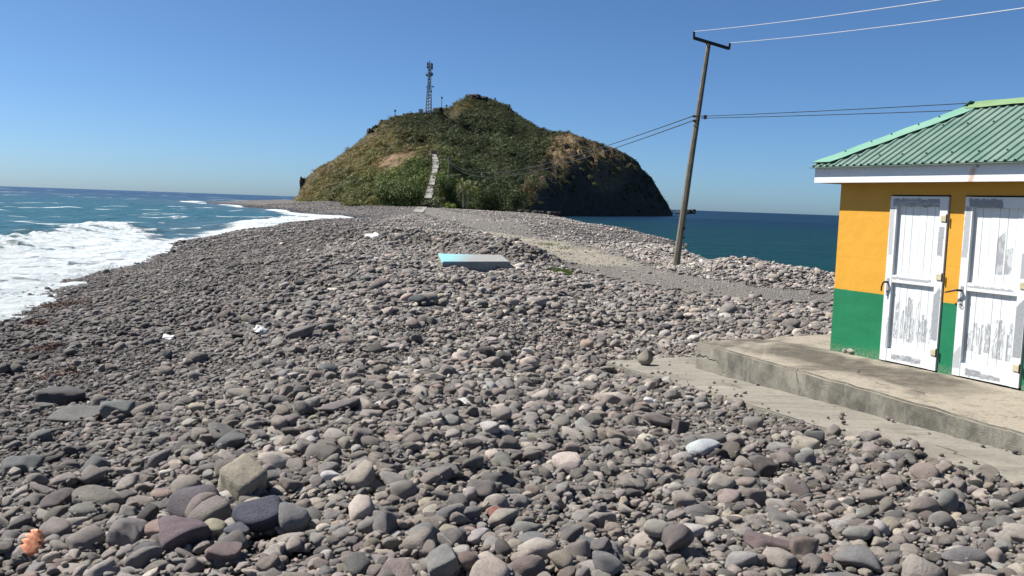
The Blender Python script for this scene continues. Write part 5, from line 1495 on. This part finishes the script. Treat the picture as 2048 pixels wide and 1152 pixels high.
# ------------------------------------------------------------------ rock outcrops, reef and islet
M_ROCK = plain('dark_rock', (.040, .036, .032), .95, .5, 1.2, bump=.15)
def outcrop(name, px, py, wpx, hpx, label, seed, P=None, group=None, m=M_ROCK):
    b = on_hill(px, py) if P is None else np.asarray(P)
    s = np.linalg.norm(b - EYE) / FPX
    me = stone_mesh(seed, 3, 1.8, 8, name); me.materials.clear(); me.materials.append(m)
    co = np.array([v.co for v in me.vertices]); co *= (1 + (fbm(co[:, 0] * 2.2 + seed, co[:, 1] * 2.2 + co[:, 2], 4, 900) - .5) * .9)[:, None]
    me.vertices.foreach_set('co', co.astype(np.float32).ravel()); me.polygons.foreach_set('use_smooth', np.zeros(len(me.polygons), bool))
    o = bpy.data.objects.new(name, me); COL.objects.link(o); o.location = tuple(b); o.scale = (wpx * s / 2, wpx * s / 2 * .8, hpx * s / 2)
    o.rotation_euler = (0, 0, seed); tag(o, label, 'rock', group)
for k, (px, py, w_, h_, lab) in enumerate([
    (740, 266, 12, 18, 'dark rock jutting from the left flank of the headland skyline'),
    (767, 240, 16, 12, 'dark rock on the skyline left of the short pole'),
    (753, 254, 14, 12, 'dark rock on the left skyline between the two other rocks'),
    (877, 222, 18, 16, 'dark rock just right of the telecom tower'),
    (946, 196, 26, 14, 'dark rocks crowning the highest point of the headland'),
    (966, 199, 22, 12, 'low dark rock right of the summit crown'),
    (1018, 216, 8, 14, 'small spiky rock on the right skyline below the summit'),
    (604, 372, 10, 30, 'dark rock at the left foot of the headland over the sea'),
    (1103, 268, 20, 10, 'bushy dark rock at the saddle right of the summit'),
    (820, 285, 16, 20, 'pale grey rock face showing through the left slope')]):
    outcrop('rock_outcrop', px, py, w_, h_, lab, 3100 + k, group='outcrops on the headland', m=M_ROCK if k < 9 else plain('pale_rock', (.17, .16, .14), .95, .4, 1.5, bump=.1))
outcrop('reef_rock', 1236, 454, 18, 5, 'low dark rock awash in the calm water, left of its pair', 3201, atz(1237, 456, .05), 'rocks awash')
outcrop('reef_rock', 1252, 456, 22, 3, 'flat dark rock awash in the calm water, right of its pair', 3202, atz(1253, 457, .02), 'rocks awash')
outcrop('islet', 1380, 428, 28, 17, 'small rocky islet off the right foot of the headland', 3203, atz(1380, 427.5, .0))
outcrop('islet', 1360, 428, 26, 9, 'low rock just left of the small islet, behind the pole', 3204, atz(1362, 427.5, .0))
for k, px in enumerate((1042, 1056, 1071, 1085, 1100, 1114)):
    P = atz(px, 426 + k * .9, 1.55); outcrop('rubble_boulder', 0, 0, 15, 8, ['first', 'second', 'third', 'fourth', 'fifth', 'sixth'][k] + ' dark boulder from the left in the rubble below the cliff', 3300 + k, P + [0, 0, .3], 'rubble below the cliff')

# ------------------------------------------------------------------ small things on the shingle
def bed_top(px, py):
    d = ray(px, py); tt = np.linspace(3, 60, 6000); Q = EYE + d * tt[:, None]
    out = np.full(len(tt), -9.0)
    for bd in (NB, MBED):
        ix = ((Q[:, 0] - bd.x0) / bd.res).astype(int); iy = ((Q[:, 1] - bd.y0) / bd.res).astype(int)
        g = (ix >= 0) & (iy >= 0) & (ix < bd.nx) & (iy < bd.ny) & (Q[:, 1] >= bd.y0)
        out[g] = np.maximum(out[g], bd.H[iy[g], ix[g]])
    k = np.nonzero(Q[:, 2] <= out)[0]
    return Q[k[0]] if len(k) else atz(px, py, 1.5)
M_SCRAP = plain('white_scrap', (.50, .49, .47), .5, .15, 5)
def scrap(px, py, wpx, hpx, label, seed):
    """a crumpled sheet of plastic or board, with thickness"""
    P = bed_top(px, py); s = np.linalg.norm(P - EYE) / FPX; rg = np.random.default_rng(seed); n = 9
    X, Y = np.meshgrid(np.linspace(-1, 1, n), np.linspace(-1, 1, n))
    Zc = (fbm(X * 1.6 + seed, Y * 1.6, 3, 77) - .5) * .9
    keep_ = (np.abs(X) ** 1.5 + np.abs(Y) ** 1.5 + (fbm(X * 1.2 + seed, Y * 1.2 + 5, 2, 79) - .5)) < 1.25
    me = grid_mesh('scrap', X * wpx * s / 2, Y * wpx * s / 2 * .7, Zc * hpx * s, keep=keep_)
    o = link('plastic_scrap', me, None, M_SCRAP); o.location = tuple(P + [0, 0, .03]); o.rotation_euler = (math.radians(28), 0, rg.uniform(-.5, .5))
    md = o.modifiers.new('thick', 'SOLIDIFY'); md.thickness = .006
    tag(o, label, 'litter', 'white litter on the shingle')
scrap(522, 663, 30, 14, 'white scrap lying left of the rounded brown-grey boulder', 1)
scrap(337, 677, 24, 10, 'white scrap furthest left of those on the open shingle', 2)
scrap(746, 472, 34, 14, 'pale crumpled sheet on the crest of the shingle ridge', 3)
scrap(1300, 806, 28, 12, 'small white scrap by the left corner of the walkway', 4)
def leaf_obj():
    P = bed_top(52, 1106); s = np.linalg.norm(P - EYE) / FPX; V = []; Fc = []; n = 14
    for i in range(n + 1):
        t_ = i / n; w_ = 19 * math.sin(math.pi * (t_ * .93 + .04)) ** .6 * (1 + .24 * math.sin(i * 2.1 + 1)) * s
        for j in range(5):
            u = (j - 2) / 2
            V.append((u * w_, .004 * math.sin(t_ * 5 + u * 2) + abs(u) * .007, t_ * 46 * s))
    for i in range(n):
        for j in range(4): k = i * 5 + j; Fc.append((k, k + 1, k + 6, k + 5))
    t = NT('orange_leaf'); o_ = t.obj(); f = t.noise(o_, 45, 5, .65)
    m_ = t.fin(t.mix(t.rng(t.noise(o_, 30, 3), .58, .66), t.mix(t.rng(f, .35, .65), (.50, .12, .045), (.62, .33, .19)), (.20, .05, .02)), .6)
    o = MB().add(V, Fc).build('fallen_leaf', m_, smooth=True); o.location = tuple(P - [0, 0, .015]); o.rotation_euler = (math.radians(-22), math.radians(14), math.radians(-12))
    md = o.modifiers.new('thick', 'SOLIDIFY'); md.thickness = .0015
    tag(o, 'bright orange dried leaf standing up among the stones in the bottom left corner', 'leaf')
leaf_obj()
def seaweed(px, py, wpx, hpx, label, seed, n=260):
    rg = np.random.default_rng(seed); P0 = bed_top(px, py); s = np.linalg.norm(P0 - EYE) / FPX
    mb = MB(); W_ = wpx * s / 2
    for i in range(n):
        q = rg.normal(0, .42, 2) * [W_, W_ * .55]; bx_, by_ = P0[0] + q[0], P0[1] + q[1]
        bd = NB if by_ < 15.3 else MBED
        ix, iy = int((bx_ - bd.x0) / bd.res), int((by_ - bd.y0) / bd.res)
        z_ = bd.H[min(max(iy, 0), bd.ny - 1), min(max(ix, 0), bd.nx - 1)] - P0[2]
        az = rg.uniform(0, 6.28); L = rg.uniform(.04, .14) * max(1, s * 130); pts = []
        for k in range(4):
            pts.append((q[0] + math.cos(az + k * .5) * L * k / 3, q[1] + math.sin(az + k * .5) * L * k / 3, z_ + .012 + rg.uniform(0, hpx * s * .35)))
        mb.tube(pts, [.006 * max(1, s * 120)] * 4, 4)
    o = mb.build('seaweed', plain('seaweed', (.105, .055, .036), .75, .4, 12)); o.location = tuple(P0); tag(o, label, 'seaweed', kind='stuff')
seaweed(95, 700, 60, 14, 'rust-red heap of dried seaweed nearest the camera on the left beach', 1)
seaweed(78, 645, 34, 14, 'small rust-red scrap of seaweed on the left beach', 2, 130)
seaweed(125, 612, 110, 12, 'scattered reddish seaweed strewn high on the left beach', 3, 150)
seaweed(120, 752, 70, 10, 'thin reddish seaweed above the dark slab on the left', 4, 120)
def grass(spots):
    mb = MB(); rg = np.random.default_rng(3); O = None
    for px, py, wpx, dens in spots:
        P0 = atz(px, py, 1.30 if py > 520 else 1.32); z0 = float(terrain(P0[0], P0[1])); P0 = atz(px, py, z0 + .02); s = np.linalg.norm(P0 - EYE) / FPX
        if O is None: O = P0
        for i in range(dens):
            q = P0 + [rg.normal(0, .4) * wpx * s / 2, rg.normal(0, .5), 0]; q[2] = float(terrain(q[0], q[1])); q = q - O; az = rg.uniform(0, 6.28); h = rg.uniform(.06, .20); w_ = .008
            e = q + [math.cos(az) * h * .5, math.sin(az) * h * .5, h]
            mb.add([q + [-w_, 0, 0], q + [w_, 0, 0], e], [(0, 1, 2)])
    o = mb.build('track_grass', leaf_material('grass_blade', col=(.10, .15, .03))); o.location = tuple(O)
    tag(o, 'patches of short green grass along the edge of the gravel track', 'grass', kind='stuff')
grass([(1122, 546, 60, 420), (1095, 488, 60, 150), (1130, 492, 50, 90), (1318, 530, 60, 110)])
